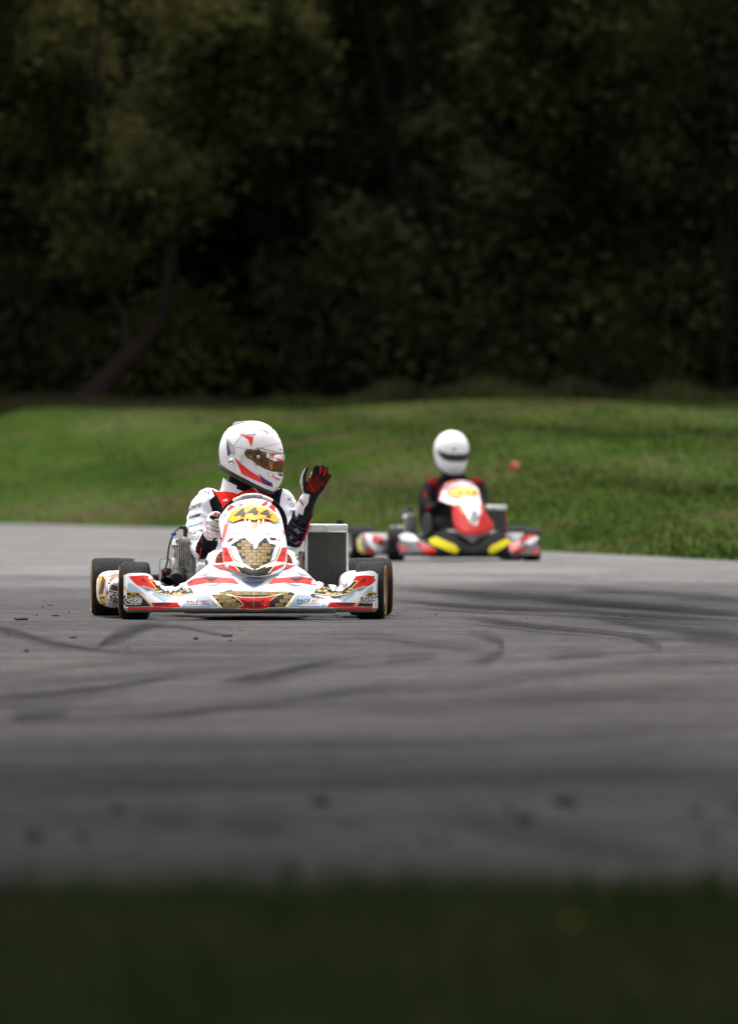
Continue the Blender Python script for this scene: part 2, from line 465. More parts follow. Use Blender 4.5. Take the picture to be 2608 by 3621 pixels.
def asphalt():
    m = bpy.data.materials.new('worn_asphalt'); m.use_nodes = True; L = m.node_tree.links
    p = m.node_tree.nodes['Principled BSDF']; p.inputs['Roughness'].default_value = 1; p.inputs['Specular IOR Level'].default_value = 0
    tc = nd(m, 'ShaderNodeTexCoord')
    def noise(sc, scale, det, rough=.6, loc=(0, 0, 0)):
        mp = nd(m, 'ShaderNodeMapping'); mp.inputs['Scale'].default_value = sc; mp.inputs['Location'].default_value = loc
        mp.inputs['Rotation'].default_value = (0, 0, R(8))
        L.new(tc.outputs['Object'], mp.inputs['Vector'])
        n = nd(m, 'ShaderNodeTexNoise'); n.inputs['Scale'].default_value = scale; n.inputs['Detail'].default_value = det; n.inputs['Roughness'].default_value = rough
        L.new(mp.outputs[0], n.inputs['Vector']); return n.outputs['Fac']
    big = noise((.8, .22, 1), 1., 5)
    streak = noise((.5, 2.2, 1), .8, 8, .68, (4, 2, 0))
    agg = noise((1, .35, 1), 70, 4, .7)
    r1 = nd(m, 'ShaderNodeValToRGB'); r1.color_ramp.elements[0].position = .3; r1.color_ramp.elements[0].color = (.057, .0548, .054, 1)
    r1.color_ramp.elements[1].position = .72; r1.color_ramp.elements[1].color = (.082, .0788, .077, 1)
    L.new(big, r1.inputs['Fac'])
    r2 = nd(m, 'ShaderNodeValToRGB'); r2.color_ramp.elements[0].position = .32; r2.color_ramp.elements[0].color = (.74, .74, .74, 1)
    r2.color_ramp.elements[1].position = .62; r2.color_ramp.elements[1].color = (1.06, 1.06, 1.06, 1)
    L.new(streak, r2.inputs['Fac'])
    r3 = nd(m, 'ShaderNodeMapRange'); r3.inputs['From Min'].default_value = .25; r3.inputs['From Max'].default_value = .75; r3.inputs['To Min'].default_value = .72; r3.inputs['To Max'].default_value = 1.28
    L.new(agg, r3.inputs['Value'])
    mid = noise((1, .22, 1), 13, 5, .7, (9, 1, 0))
    r4 = nd(m, 'ShaderNodeMapRange'); r4.inputs['From Min'].default_value = .3; r4.inputs['From Max'].default_value = .7; r4.inputs['To Min'].default_value = .80; r4.inputs['To Max'].default_value = 1.19
    L.new(mid, r4.inputs['Value'])
    m0 = nd(m, 'ShaderNodeMix', data_type='RGBA', blend_type='MULTIPLY'); m0.inputs['Factor'].default_value = 1
    L.new(r1.outputs['Color'], m0.inputs['A']); L.new(r4.outputs[0], m0.inputs['B'])
    m1 = nd(m, 'ShaderNodeMix', data_type='RGBA', blend_type='MULTIPLY'); m1.inputs['Factor'].default_value = 1
    L.new(m0.outputs['Result'], m1.inputs['A']); L.new(r2.outputs['Color'], m1.inputs['B'])
    m2 = nd(m, 'ShaderNodeMix', data_type='RGBA', blend_type='MULTIPLY'); m2.inputs['Factor'].default_value = 1
    L.new(m1.outputs['Result'], m2.inputs['A']); L.new(r3.outputs[0], m2.inputs['B'])
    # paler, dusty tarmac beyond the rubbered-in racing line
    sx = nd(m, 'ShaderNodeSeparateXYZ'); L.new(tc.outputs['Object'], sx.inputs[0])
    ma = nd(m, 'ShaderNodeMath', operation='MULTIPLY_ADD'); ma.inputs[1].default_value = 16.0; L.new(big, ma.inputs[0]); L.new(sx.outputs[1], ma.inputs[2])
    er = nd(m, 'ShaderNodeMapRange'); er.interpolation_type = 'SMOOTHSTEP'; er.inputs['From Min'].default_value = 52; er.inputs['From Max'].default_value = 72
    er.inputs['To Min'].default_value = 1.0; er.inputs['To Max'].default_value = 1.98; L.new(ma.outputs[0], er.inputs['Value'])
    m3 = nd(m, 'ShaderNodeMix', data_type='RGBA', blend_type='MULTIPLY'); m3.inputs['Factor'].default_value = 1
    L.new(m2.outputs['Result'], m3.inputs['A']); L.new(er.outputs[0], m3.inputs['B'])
    L.new(m3.outputs['Result'], p.inputs['Base Color'])
    b = nd(m, 'ShaderNodeBump'); b.inputs['Strength'].default_value = .25; b.inputs['Distance'].default_value = .004
    L.new(agg, b.inputs['Height']); L.new(b.outputs[0], p.inputs['Normal'])
    return m
M['asphalt'] = asphalt()
def track():
    xs = np.unique(np.concatenate([np.linspace(-60, -8, 30), np.linspace(-8, 8, 161), np.linspace(8, 60, 30)]))
    v, f = [], []
    for x in xs:
        a, b = float(near_edge(x)), float(far_edge(x)) + .18 * math.sin(x * 6.3) + .1 * math.sin(x * 17)
        for k in range(13): v.append((x, a + (b - a) * (k / 12) ** 1.6, 0.))
    for i in range(len(xs) - 1):
        for k in range(12):
            q = i * 13 + k; f.append((q, q + 13, q + 14, q + 1))
    me = bpy.data.meshes.new('race_track'); me.from_pydata(v, [], f); return me
TRACK = tag(link('race_track', track(), M['asphalt']), kind='structure')

# tyre marks: rubber laid down along real curves on the tarmac
def skid_mat():
    m = bpy.data.materials.new('laid_rubber'); m.use_nodes = True; L = m.node_tree.links
    p = m.node_tree.nodes['Principled BSDF']; p.inputs['Base Color'].default_value = (.024, .023, .0235, 1); p.inputs['Roughness'].default_value = 1
    p.inputs['Specular IOR Level'].default_value = 0
    out = m.node_tree.nodes['Material Output']
    uv = nd(m, 'ShaderNodeUVMap'); sep = nd(m, 'ShaderNodeSeparateXYZ'); L.new(uv.outputs[0], sep.inputs[0])
    def mth(op, a, b=None, c=None):
        n = nd(m, 'ShaderNodeMath', operation=op)
        for i, q in enumerate((a, b, c)):
            if q is None: continue
            if isinstance(q, (int, float)): n.inputs[i].default_value = q
            else: L.new(q, n.inputs[i])
        return n.outputs[0]
    def tri(s, w):      # 0 at both ends, 1 inside
        a = mth('MULTIPLY', mth('SUBTRACT', .5, mth('ABSOLUTE', mth('SUBTRACT', s, .5))), 1 / w)
        return mth('MINIMUM', a, 1.0)
    fv = tri(sep.outputs[1], .42); fu = tri(sep.outputs[0], .22)
    tc = nd(m, 'ShaderNodeTexCoord')
    mp = nd(m, 'ShaderNodeMapping'); mp.inputs['Scale'].default_value = (5, 26, 1); L.new(uv.outputs[0], mp.inputs['Vector'])
    ad = nd(m, 'ShaderNodeVectorMath', operation='ADD'); L.new(mp.outputs[0], ad.inputs[0])
    ob = nd(m, 'ShaderNodeObjectInfo'); cb = nd(m, 'ShaderNodeCombineXYZ'); L.new(mth('MULTIPLY', ob.outputs['Random'], 90.), cb.inputs[2]); L.new(cb.outputs[0], ad.inputs[1])
    n = nd(m, 'ShaderNodeTexNoise'); n.inputs['Scale'].default_value = 1; n.inputs['Detail'].default_value = 7; n.inputs['Roughness'].default_value = .7
    L.new(ad.outputs[0], n.inputs['Vector'])
    nn = nd(m, 'ShaderNodeMapRange'); nn.inputs['From Min'].default_value = .32; nn.inputs['From Max'].default_value = .68
    L.new(n.outputs['Fac'], nn.inputs['Value'])
    at = nd(m, 'ShaderNodeAttribute', attribute_type='OBJECT', attribute_name='strength')
    f = mth('MULTIPLY', mth('MULTIPLY', fv, fu), mth('MULTIPLY', mth('MULTIPLY_ADD', nn.outputs[0], .8, .2), at.outputs['Fac']))
    tr = nd(m, 'ShaderNodeBsdfTransparent'); ms = nd(m, 'ShaderNodeMixShader')
    L.new(f, ms.inputs[0]); L.new(tr.outputs[0], ms.inputs[1]); L.new(p.outputs[0], ms.inputs[2]); L.new(ms.outputs[0], out.inputs[0])
    return m
M['skid'] = skid_mat()
NSK = [0]
def G(px, py):
    d = CAMZ * FPX / (py - HY); return Vector(((px - CX) / FPX * d, d, 0))
def skid(C, pts, strength=.6):
    """pts: (x, y, vertical thickness) in photo crop pixels"""
    P = smooth_path([(*C(x, y), t * 1.45 * (C(0, 1)[1] - C(0, 0)[1])) for x, y, t in pts], 7)
    n = len(P); v = []; f = []
    z = .004 + .0007 * NSK[0]; NSK[0] += 1
    nv = 4
    for q in P:
        for k in range(nv + 1):
            g = G(q.x, q.y + q.z * (k / nv - .5)); v.append((g.x, g.y, z))
    for i in range(n - 1):
        for k in range(nv):
            a = i * (nv + 1) + k; f.append((a, a + nv + 1, a + nv + 2, a + 1))
    me = bpy.data.meshes.new('tyre_mark'); me.from_pydata(v, [], f)
    ul = me.uv_layers.new(name='UVMap')
    for lp in me.loops:
        i, k = divmod(lp.vertex_index, nv + 1); ul.data[lp.index].uv = (i / (n - 1), k / nv)
    o = link('tyre_mark', me, M['skid'], TRACK); o['strength'] = min(1, strength * 1.3)
    return o
skid(C9, [(420, 245, 16), (470, 215, 40), (540, 185, 60), (640, 150, 40), (760, 132, 14)], .62)
skid(C9, [(640, 145, 10), (800, 150, 12), (930, 176, 14), (1010, 186, 10)], .45)
skid(C9, [(-120, 140, 30), (60, 172, 26), (210, 215, 18), (330, 236, 16), (440, 252, 12)], .6)
skid(C9, [(180, 222, 10), (330, 240, 12), (520, 262, 22), (700, 268, 20), (860, 240, 10)], .3)
skid(C9, [(-160, 475, 26), (100, 460, 24), (330, 436, 24), (480, 420, 20), (720, 380, 16), (900, 360, 10)], .62)
skid(C9, [(940, 400, 16), (1100, 380, 34), (1220, 362, 34), (1360, 325, 26), (1600, 290, 14)], .62)
skid(C9, [(40, 560, 40), (170, 546, 40), (320, 530, 34)], .45)
skid(C9, [(500, 560, 26), (760, 545, 28), (1000, 506, 26), (1200, 490, 22), (1500, 445, 18), (1900, 390, 20)], .42)
skid(C9, [(-100, 380, 16), (300, 330, 18), (700, 300, 20), (1100, 306, 16), (1640, 290, 18)], .26)
skid(C9, [(-100, 420, 20), (300, 395, 22), (800, 352, 20), (1200, 330, 20)], .3)
skid(C10, [(60, 150, 16), (300, 176, 20), (620, 196, 20), (900, 205, 16), (1250, 228, 18), (1750, 260, 26)], .85)
skid(C10, [(80, 100, 26), (400, 124, 34), (800, 150, 30), (1200, 186, 30), (1750, 215, 34)], .6)
skid(C10, [(380, 235, 14), (560, 254, 20), (760, 278, 18), (1000, 298, 16), (1240, 325, 16), (1560, 320, 30)], .75)
skid(C10, [(900, 110, 20), (1250, 128, 26), (1750, 165, 34)], .5)
skid(C10, [(700, 160, 18), (1050, 180, 20), (1400, 205, 20), (1750, 230, 20)], .75)
skid(C10, [(980, 235, 18), (1180, 266, 30), (1420, 296, 34), (1800, 330, 50)], .6)
skid(C10, [(1150, 318, 18), (1230, 345, 30), (1300, 375, 20)], .5)
skid(C10, [(1380, 330, 40), (1560, 345, 50), (1800, 360, 60)], .45)
skid(C10, [(390, 300, 14), (500, 318, 22), (590, 355, 40), (580, 395, 40), (500, 430, 34), (420, 436, 16)], .5)
skid(C10, [(60, 430, 14), (190, 416, 18), (320, 410, 12)], .6)
skid(C10, [(-400, 330, 14), (0, 322, 22), (220, 350, 24), (420, 372, 20), (560, 372, 14)], .42)
skid(C10, [(780, 415, 14), (900, 404, 26), (1060, 398, 16)], .42)
skid(C10, [(-400, 600, 34), (0, 560, 40), (500, 530, 40), (900, 478, 40), (1400, 440, 34), (1800, 420, 30)], .34)
skid(C10, [(-300, 640, 50), (300, 640, 60), (1000, 586, 60), (1800, 530, 60)], .3)
skid(C10, [(300, 130, 60), (700, 160, 110), (1200, 190, 130), (1800, 225, 150)], .3)
skid(CF, [(-60, 1665, 18), (500, 1650, 20), (1100, 1640, 22), (1700, 1600, 22)], .3)
skid(CF, [(-60, 1760, 20), (500, 1742, 26), (1100, 1728, 30), (1700, 1700, 26)], .34)
skid(CF, [(930, 1822, 24), (1020, 1822, 34), (1110, 1850, 34), (1230, 1868, 34), (1380, 1890, 34), (1520, 1912, 26)], .5)
skid(CF, [(480, 1842, 14), (560, 1843, 20), (640, 1845, 14)], .6)
skid(CF, [(300, 1826, 16), (370, 1828, 20), (440, 1832, 12)], .5)
skid(CF, [(480, 1952, 22), (560, 1946, 34), (680, 1936, 30)], .4)
skid(CF, [(-80, 1590, 10), (200, 1592, 16), (600, 1566, 16), (900, 1552, 12)], .4)

for C, pts, st_ in ((C9, [(-160, 500, 20), (100, 486, 18), (330, 462, 18), (480, 446, 14), (720, 404, 12)], .4), (C9, [(960, 424, 12), (1110, 404, 24), (1230, 386, 24), (1370, 350, 18), (1600, 312, 12)], .4), (C10, [(60, 172, 10), (300, 196, 12), (620, 214, 12), (900, 224, 12), (1250, 246, 12), (1750, 282, 18)], .6),
                   (C10, [(380, 252, 10), (560, 272, 12), (760, 296, 12), (1000, 316, 10), (1240, 343, 12)], .5), (C9, [(-120, 160, 16), (60, 190, 14), (210, 232, 12), (330, 254, 10)], .4), (C10, [(-500, 470, 30), (0, 440, 30), (600, 420, 30), (1200, 380, 26), (1750, 350, 24)], .28), (CF, [(-60, 1710, 22), (600, 1690, 26), (1200, 1676, 26), (1700, 1650, 22)], .3)):
    skid(C, pts, st_)
# ------------------------------------------------------------------ grass blades
rng = np.random.default_rng(3)
def blades(name, X, Y, Z, h, wd, m, lean=.5):
    n = len(X)
    a = rng.uniform(0, 2 * np.pi, n); la = rng.uniform(0, 2 * np.pi, n); ll = rng.uniform(0, lean, n) * h
    c = np.stack([X, Y, Z], 1)
    s = np.stack([np.cos(a), np.sin(a), np.zeros(n)], 1) * wd[:, None] * .5
    tip = c + np.stack([np.cos(la) * ll, np.sin(la) * ll, h], 1)
    v = np.empty((n, 3, 3)); v[:, 0] = c - s; v[:, 1] = c + s; v[:, 2] = tip
    me = bpy.data.meshes.new(name)
    me.vertices.add(3 * n); me.vertices.foreach_set('co', v.reshape(-1).astype(np.float32))
    me.loops.add(3 * n); me.loops.foreach_set('vertex_index', np.arange(3 * n, dtype=np.int32))
    me.polygons.add(n); me.polygons.foreach_set('loop_start', np.arange(0, 3 * n, 3, dtype=np.int32))
    me.polygons.foreach_set('loop_total', np.full(n, 3, dtype=np.int32))
    me.update(); me.validate()
    return link(name, me, m, smooth=False)
n = 150000
Y = rng.uniform(64, 153, n); X = rng.uniform(-1, 1, n) * (Y * .052 + 1.2)
k = Y > far_edge(X) - .12; X, Y = X[k], Y[k]
h = rng.uniform(.015, .045, len(X)) * (1 + .7 * np.sin(X * 1.7 + Y * .13) ** 2)
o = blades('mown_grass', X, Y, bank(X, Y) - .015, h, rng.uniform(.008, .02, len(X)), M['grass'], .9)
tag(o, 'short mown green grass covering the bank behind the track', 'grass', kind='stuff')
n = 60000
Y = rng.uniform(8.5, 14.1, n); X = rng.uniform(-2.2, 2.2, n)
k = Y < near_edge(X) + .03 * rng.normal(size=n); X, Y = X[k], Y[k]
o = blades('verge_grass', X, Y, np.full(len(X), -.012), rng.uniform(.03, .085, len(X)), rng.uniform(.003, .007, len(X)), [M['grassnear'], M['straw']], .9)
o.data.polygons.foreach_set('material_index', (rng.random(len(X)) < .10 + .22 * (np.sin(X * 3.1 + Y * 2.3) > .5)).astype(np.int32))
tag(o, 'dark blurred grass verge in the foreground', 'grass', kind='stuff')
n = 22000
X = rng.uniform(-9.5, 9.5, n); Y = 147.6 + rng.uniform(-1, 1.6, n) ** 1 + .8 * np.sin(X * 2)
h = rng.uniform(.12, .5, n) * (.45 + .55 * np.sin(X * 1.9 + 1) ** 2) * np.clip((X + 3.5) / 4, .3, 1)
o = blades('tall_wild_grass', X, Y, bank(X, Y) - .02, h, rng.uniform(.01, .03, n), [M['straw'], M['grass']], .6)
mi = (rng.random(n) < .62).astype(np.int32); o.data.polygons.foreach_set('material_index', mi)
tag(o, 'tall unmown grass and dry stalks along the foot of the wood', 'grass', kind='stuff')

# ------------------------------------------------------------------ trees
def leaf_mat(name, c1, c2):
    m = bpy.data.materials.new(name); m.use_nodes = True; L = m.node_tree.links
    p = m.node_tree.nodes['Principled BSDF']; p.inputs['Roughness'].default_value = .9; p.inputs['Specular IOR Level'].default_value = .0
    g = nd(m, 'ShaderNodeNewGeometry'); tc = nd(m, 'ShaderNodeTexCoord')
    n = nd(m, 'ShaderNodeTexNoise'); n.inputs['Scale'].default_value = .8; n.inputs['Detail'].default_value = 3
    L.new(tc.outputs['Object'], n.inputs['Vector'])
    ad = nd(m, 'ShaderNodeMath', operation='MULTIPLY_ADD'); ad.inputs[1].default_value = .25; L.new(g.outputs['Random Per Island'], ad.inputs[0])
    sb = nd(m, 'ShaderNodeMath', operation='MULTIPLY_ADD'); sb.inputs[1].default_value = 2.6; sb.inputs[2].default_value = -1.0; L.new(n.outputs['Fac'], sb.inputs[0])
    L.new(sb.outputs[0], ad.inputs[2])
    mx = nd(m, 'ShaderNodeMix', data_type='RGBA'); mx.clamp_factor = True
    mx.inputs['A'].default_value = (*c1, 1); mx.inputs['B'].default_value = (*c2, 1)
    L.new(ad.outputs[0], mx.inputs['Factor']); L.new(mx.outputs['Result'], p.inputs['Base Color'])
    tl = nd(m, 'ShaderNodeBsdfTranslucent'); L.new(mx.outputs['Result'], tl.inputs['Color'])      # leaves let light through
    ms = nd(m, 'ShaderNodeMixShader'); ms.inputs[0].default_value = .42
    L.new(p.outputs[0], ms.inputs[1]); L.new(tl.outputs[0], ms.inputs[2]); L.new(ms.outputs[0], m.node_tree.nodes['Material Output'].inputs[0])
    return m
M['leafA'] = leaf_mat('olive_leaves', (.020, .0215, .008), (.098, .098, .034))
M['leafB'] = leaf_mat('deep_green_leaves', (.018, .022, .0105), (.064, .072, .030))
M['bark'] = mat('mossy_bark', (.012, .0095, .0075), 1., spec=0, var=.4, dirt_scale=3, bump=.6, bump_scale=14)
def leaves_mesh(name, centers, sig, per, size, seed):
    r = np.random.default_rng(seed); c = np.repeat(np.array(centers), per, 0); n = len(c)
    p = c + r.normal(size=(n, 3)) * np.array(sig)
    a = r.normal(size=(n, 3)); a[:, 2] *= .6; a /= np.linalg.norm(a, axis=1)[:, None]
    b = np.cross(a, r.normal(size=(n, 3))); b /= np.linalg.norm(b, axis=1)[:, None]
    s = size * r.uniform(.6, 1.4, n)[:, None]
    v = np.empty((n, 4, 3)); v[:, 0] = p - a * s; v[:, 1] = p + b * s * .5 + a * s * .1; v[:, 2] = p + a * s; v[:, 3] = p - b * s * .5 + a * s * .1
    me = bpy.data.meshes.new(name)
    me.vertices.add(4 * n); me.vertices.foreach_set('co', v.reshape(-1).astype(np.float32))
    me.loops.add(4 * n); me.loops.foreach_set('vertex_index', np.arange(4 * n, dtype=np.int32))
    me.polygons.add(n); me.polygons.foreach_set('loop_start', np.arange(0, 4 * n, 4, dtype=np.int32)); me.polygons.foreach_set('loop_total', np.full(n, 4, dtype=np.int32))
    me.update(); me.validate(); return me
def tree_meshes(seed, H, rx, z0, trunk_r, stems, nclump, per, size, leaf):
    """stems: list of paths (first is the trunk); crown clumps spread through an uneven ellipsoid"""
    r = random.Random(seed); cl = []; heads = []
    zc = (H + z0) / 2; rz = (H - z0) / 2
    for _ in range(15):
        while True:
            q = Vector((r.uniform(-1, 1), r.uniform(-1, 1), r.uniform(-1, 1)))
            if .35 < q.length < 1: break
        heads.append((Vector((q.x * rx * .8, q.y * rx * .8, zc + q.z * rz * .85)), r.uniform(.55, 1.15) * rx * .42))
    tip = Vector(stems[0][-1][0])
    for i in range(nclump):
        c, rad = heads[i % len(heads)]
        q = Vector((r.gauss(0, 1), r.gauss(0, 1), r.gauss(0, 1))).normalized() * rad * r.random() ** .4
        cl.append(tuple(c + q + Vector((tip.x * .6, tip.y * .6, 0))))
    bm = bmesh.new()
    for st in stems:
        P = smooth_path([s[0] for s in st], 4); Rr = []
        for i in range(len(P)):
            t = i / (len(P) - 1) * (len(st) - 1); a = min(int(t), len(st) - 2); Rr.append(st[a][1] + (st[a + 1][1] - st[a][1]) * (t - a))
        tube(bm, P, Rr, 10)
    for c, rad in heads:
        c = c + Vector((tip.x * .6, tip.y * .6, 0))
        st = r.choice(stems); a = Vector(st[-1][0]); mid = (a + c) / 2 + Vector((r.uniform(-.3, .3), r.uniform(-.3, .3), r.uniform(-.1, .4)))
        tube(bm, smooth_path([a, mid, c], 4), [st[-1][1] * .8 * (1 - .8 * i / 8) + .012 for i in range(9)], 7)
    for v in bm.verts:
        v.co += mnoise.noise_vector(v.co * 2.2) * .06 + mnoise.noise_vector(v.co * 7) * .018
    bmesh.ops.recalc_face_normals(bm, faces=bm.faces)
    tm = bpy.data.meshes.new('trunk'); bm.to_mesh(tm); bm.free(); tm.materials.append(M['bark'])
    tm.polygons.foreach_set('use_smooth', [True] * len(tm.polygons))
    cm = leaves_mesh('crown', cl, (.25, .25, .20), per, size, seed); cm.materials.append(leaf)
    return tm, cm
V3 = Vector
def generic(seed, H, rx, z0, tr, leaf, nclump=200, per=120, size=.09):
    r = random.Random(seed)
    st = [[(V3((0, 0, -.3)), tr * 1.5), (V3((r.uniform(-.1, .1), 0, .5)), tr), (V3((r.uniform(-.3, .3), 0, z0 * .8)), tr * .85), (V3((r.uniform(-.5, .5), r.uniform(-.3, .3), H * .5)), tr * .6), (V3((r.uniform(-.4, .4), 0, H * .72)), tr * .35)],
          [(V3((0, 0, z0 * .8)), tr * .7), (V3((r.uniform(.5, 1), -.3, H * .42)), tr * .5), (V3((r.uniform(1, 1.5), -.5, H * .6)), tr * .3)],
          [(V3((0, 0, z0 * .9)), tr * .7), (V3((-r.uniform(.5, 1), .2, H * .40)), tr * .5), (V3((-r.uniform(1, 1.5), .1, H * .58)), tr * .3)]]
    return tree_meshes(seed, H, rx, z0, tr, st, nclump, per, size, leaf)
VAR = [generic(11, 11.5, 2.7, 1.3, .17, M['leafA']), generic(12, 12.5, 2.9, 1.2, .2, M['leafB']), generic(13, 11, 2.5, 2.6, .15, M['leafB']), generic(14, 12, 2.8, 1.4, .16, M['leafA'])]
def place_tree(name, meshes, x, y, rz, s, label, group=None, cat='tree'):
    z = float(bank(x, y)) - .05
    root = empty(name, (x, y, z), rz); root.scale = (s, s, s)
    tag(root, label, cat, group)
    for nm, me in zip(('trunk', 'crown'), meshes):
        o = bpy.data.objects.new(nm, me); COL.objects.link(o); o.parent = root
    return root
# the leaning forked tree
def at150(x, y, d=150.5):
    px, py = CF(x, y); return Vector(((px - CX) / FPX * d, 0, CAMZ - (py - HY) / FPX * d))
B0 = at150(205, 884)
def rel(x, y, dy=0.): q = at150(x, y) - B0; return Vector((q.x, dy, q.z))
stL = [[(rel(192, 900), .24), (rel(222, 866), .19), (rel(258, 815), .16), (rel(298, 778), .15), (rel(335, 742, -.1), .12), (rel(356, 700, -.2), .10), (rel(368, 640, -.3), .09), (rel(385, 540, -.3), .06)],
       [(rel(292, 785), .12), (rel(288, 742, .1), .10), (rel(280, 705, .15), .09), (rel(255, 672, .2), .08), (rel(225, 610, .3), .06)]]
for st in stL:
    for i in range(len(st)): st[i] = (st[i][0], st[i][1] * 1.2)
M['bark2'] = mat('brown_bark', (.019, .015, .012), 1., spec=0, var=.4, dirt_scale=3)
LEAN = tree_meshes(21, 9.5, 2.9, 2.3, .2, stL, 190, 120, .09, M['leafA'])
LEAN[0].materials[0] = M['bark2']
rt = empty('leaning_tree', (B0.x, 150.5, B0.z), 0); tag(rt, 'leaning tree whose trunk forks low, at the left edge of the wood', 'tree', 'trees of the wood')
for nm, me in zip(('trunk', 'crown'), LEAN):
    q = bpy.data.objects.new(nm, me); COL.objects.link(q); q.parent = rt
lab = ['dark broadleaf tree in the front row of the wood', 'dense dark tree in the second row of the wood', 'tall dark tree deep in the wood, mostly hidden']
r = random.Random(5)
for row, (y0, xs) in enumerate([(152.5, (-12.5, -7.6, -2.2, 1.0, 4.4, 8.2, 12.6)), (158.5, (-15.5, -10.2, -5.8, -1.6, 2.8, 6.6, 10.8, 15)), (166, (-18, -13, -8.5, -4.2, .4, 4.6, 9.0, 13.5, 18))]):
    for i, x in enumerate(xs):
        lb = lab[row]
        nth = ('first', 'second', 'third', 'fourth', 'fifth', 'sixth', 'seventh', 'eighth', 'ninth')[i]
        if row == 0 and x == 8.2: lb = 'tree with a slim bare trunk at the right edge of the wood'
        place_tree('broadleaf_tree', VAR[(i * 3 + row) % 4] if lb in lab else VAR[2], x + r.uniform(-.4, .4) if lb in lab else 6.2, y0 + r.uniform(-1, 1) if lb in lab else 150.2, r.uniform(0, 6.28), r.uniform(.95, 1.2), lb + ', %s from the left' % nth if lb in lab else lb, 'trees of the wood')
# unseen trees beside the frame, added to shade the near tarmac and grass
for x, y, s, nth in ((-4.8, 6.0, 2.1, 'nearest'), (5.0, 5.2, 2.1, 'nearest'), (-5.6, 14.6, 2.3, 'second nearest'), (6.0, 15.2, 2.2, 'second nearest'), (-5.8, 23.0, 2.4, 'farthest'), (6.2, 22.4, 2.3, 'farthest')):
    place_tree('added_shade_tree', VAR[2], x, y, r.uniform(0, 6.28), s, nth + ' of the unseen trees added to shade the near verge on the ' + ('left' if x < 0 else 'right'), 'trees added to shade the near verge')
# bushes at the foot of the wood
def bush_mesh(seed, w_, h_, leaf):
    r = random.Random(seed); cl = []; bm = bmesh.new()
    for _ in range(46):
        a = r.uniform(0, 6.28); q = r.random() ** .6
        c = V3((math.cos(a) * q * w_, math.sin(a) * q * w_ * .7, h_ * (.15 + .85 * r.random() * (1 - .5 * q))))
        cl.append(tuple(c))
        if r.random() < .4: tube(bm, [V3((c.x * .15, c.y * .15, -.1)), V3((c.x * .6, c.y * .6, c.z * .5)), c], [.025, .016, .006], 5)
    tm = bpy.data.meshes.new('stems'); bm.to_mesh(tm); bm.free(); tm.materials.append(M['bark'])
    cm = leaves_mesh('foliage', cl, (.17, .17, .15), 70, .055, seed); cm.materials.append(leaf)
    return tm, cm
BV = [bush_mesh(31, 1.1, 1.3, M['leafB']), bush_mesh(32, .9, 1.0, M['leafA']), bush_mesh(33, 1.3, 1.8, M['leafB'])]
for i, (x, y) in enumerate([(-7.4, 152.4), (-2.9, 153.0), (-1.2, 152), (.9, 151.2), (2.2, 150.3), (3.4, 150.8), (4.6, 150.4), (5.5, 151.3), (7.1, 150.6), (8.3, 151)]):
    z = float(bank(x, y)) - .03; s = r.uniform(.7, 1.2)
    root = empty('bush', (x, y, z), r.uniform(0, 6.28)); root.scale = (s, s, s)
    tag(root, 'low dark bush at the foot of the wood, %s from the left' % ('first', 'second', 'third', 'fourth', 'fifth', 'sixth', 'seventh', 'eighth', 'ninth', 'tenth')[i], 'bush', 'bushes at the foot of the wood')
    for nm, me in zip(('stems', 'foliage'), BV[i % 3]):
        q = bpy.data.objects.new(nm, me); COL.objects.link(q); q.parent = root
for i, (x, y, s) in enumerate([(-6.6, 153.5, 2.2), (-3.4, 152.6, 1.9), (-.4, 152.2, 2.3), (1.5, 150.9, 1.8), (3.3, 151.6, 2.4), (5.0, 152.4, 2.2), (7.4, 152.0, 2.5), (9.4, 152.2, 2.2)]):
    z = float(bank(x, y)) - .03
    root = empty('tall_shrub', (x, y, z), r.uniform(0, 6.28)); root.scale = (s * .9, s * .9, s)
    tag(root, 'tall dark shrub between the trunks of the wood, %s from the left' % ('first', 'second', 'third', 'fourth', 'fifth', 'sixth', 'seventh', 'eighth')[i], 'shrub', 'shrubs between the trunks')
    for nm, me in zip(('stems', 'foliage'), BV[i % 3]):
        q = bpy.data.objects.new(nm, me); COL.objects.link(q); q.parent = root
# the depth of the wood beyond the trees that can be told apart
n = 80000; cc = np.stack([rng.uniform(-34, 34, n), rng.uniform(169, 182, n), 1.5 + 14 * rng.random(n) ** 1.5], 1)
me = leaves_mesh('deep_wood', cc, (.1, .1, .1), 1, .58, 77)
tag(link('deep_wood', me, M['leafB'], smooth=False), 'dark mass of foliage deep in the wood', 'wood', kind='stuff')

# ------------------------------------------------------------------ karts
F1 = Frame((-.544, 40.2, 0), R(3.7))
F2 = Frame((.752, 68.2, 0), R(11.5))
P1 = F1.P
def p1(C, x, y, yl): return P1(*C(x, y), yl)

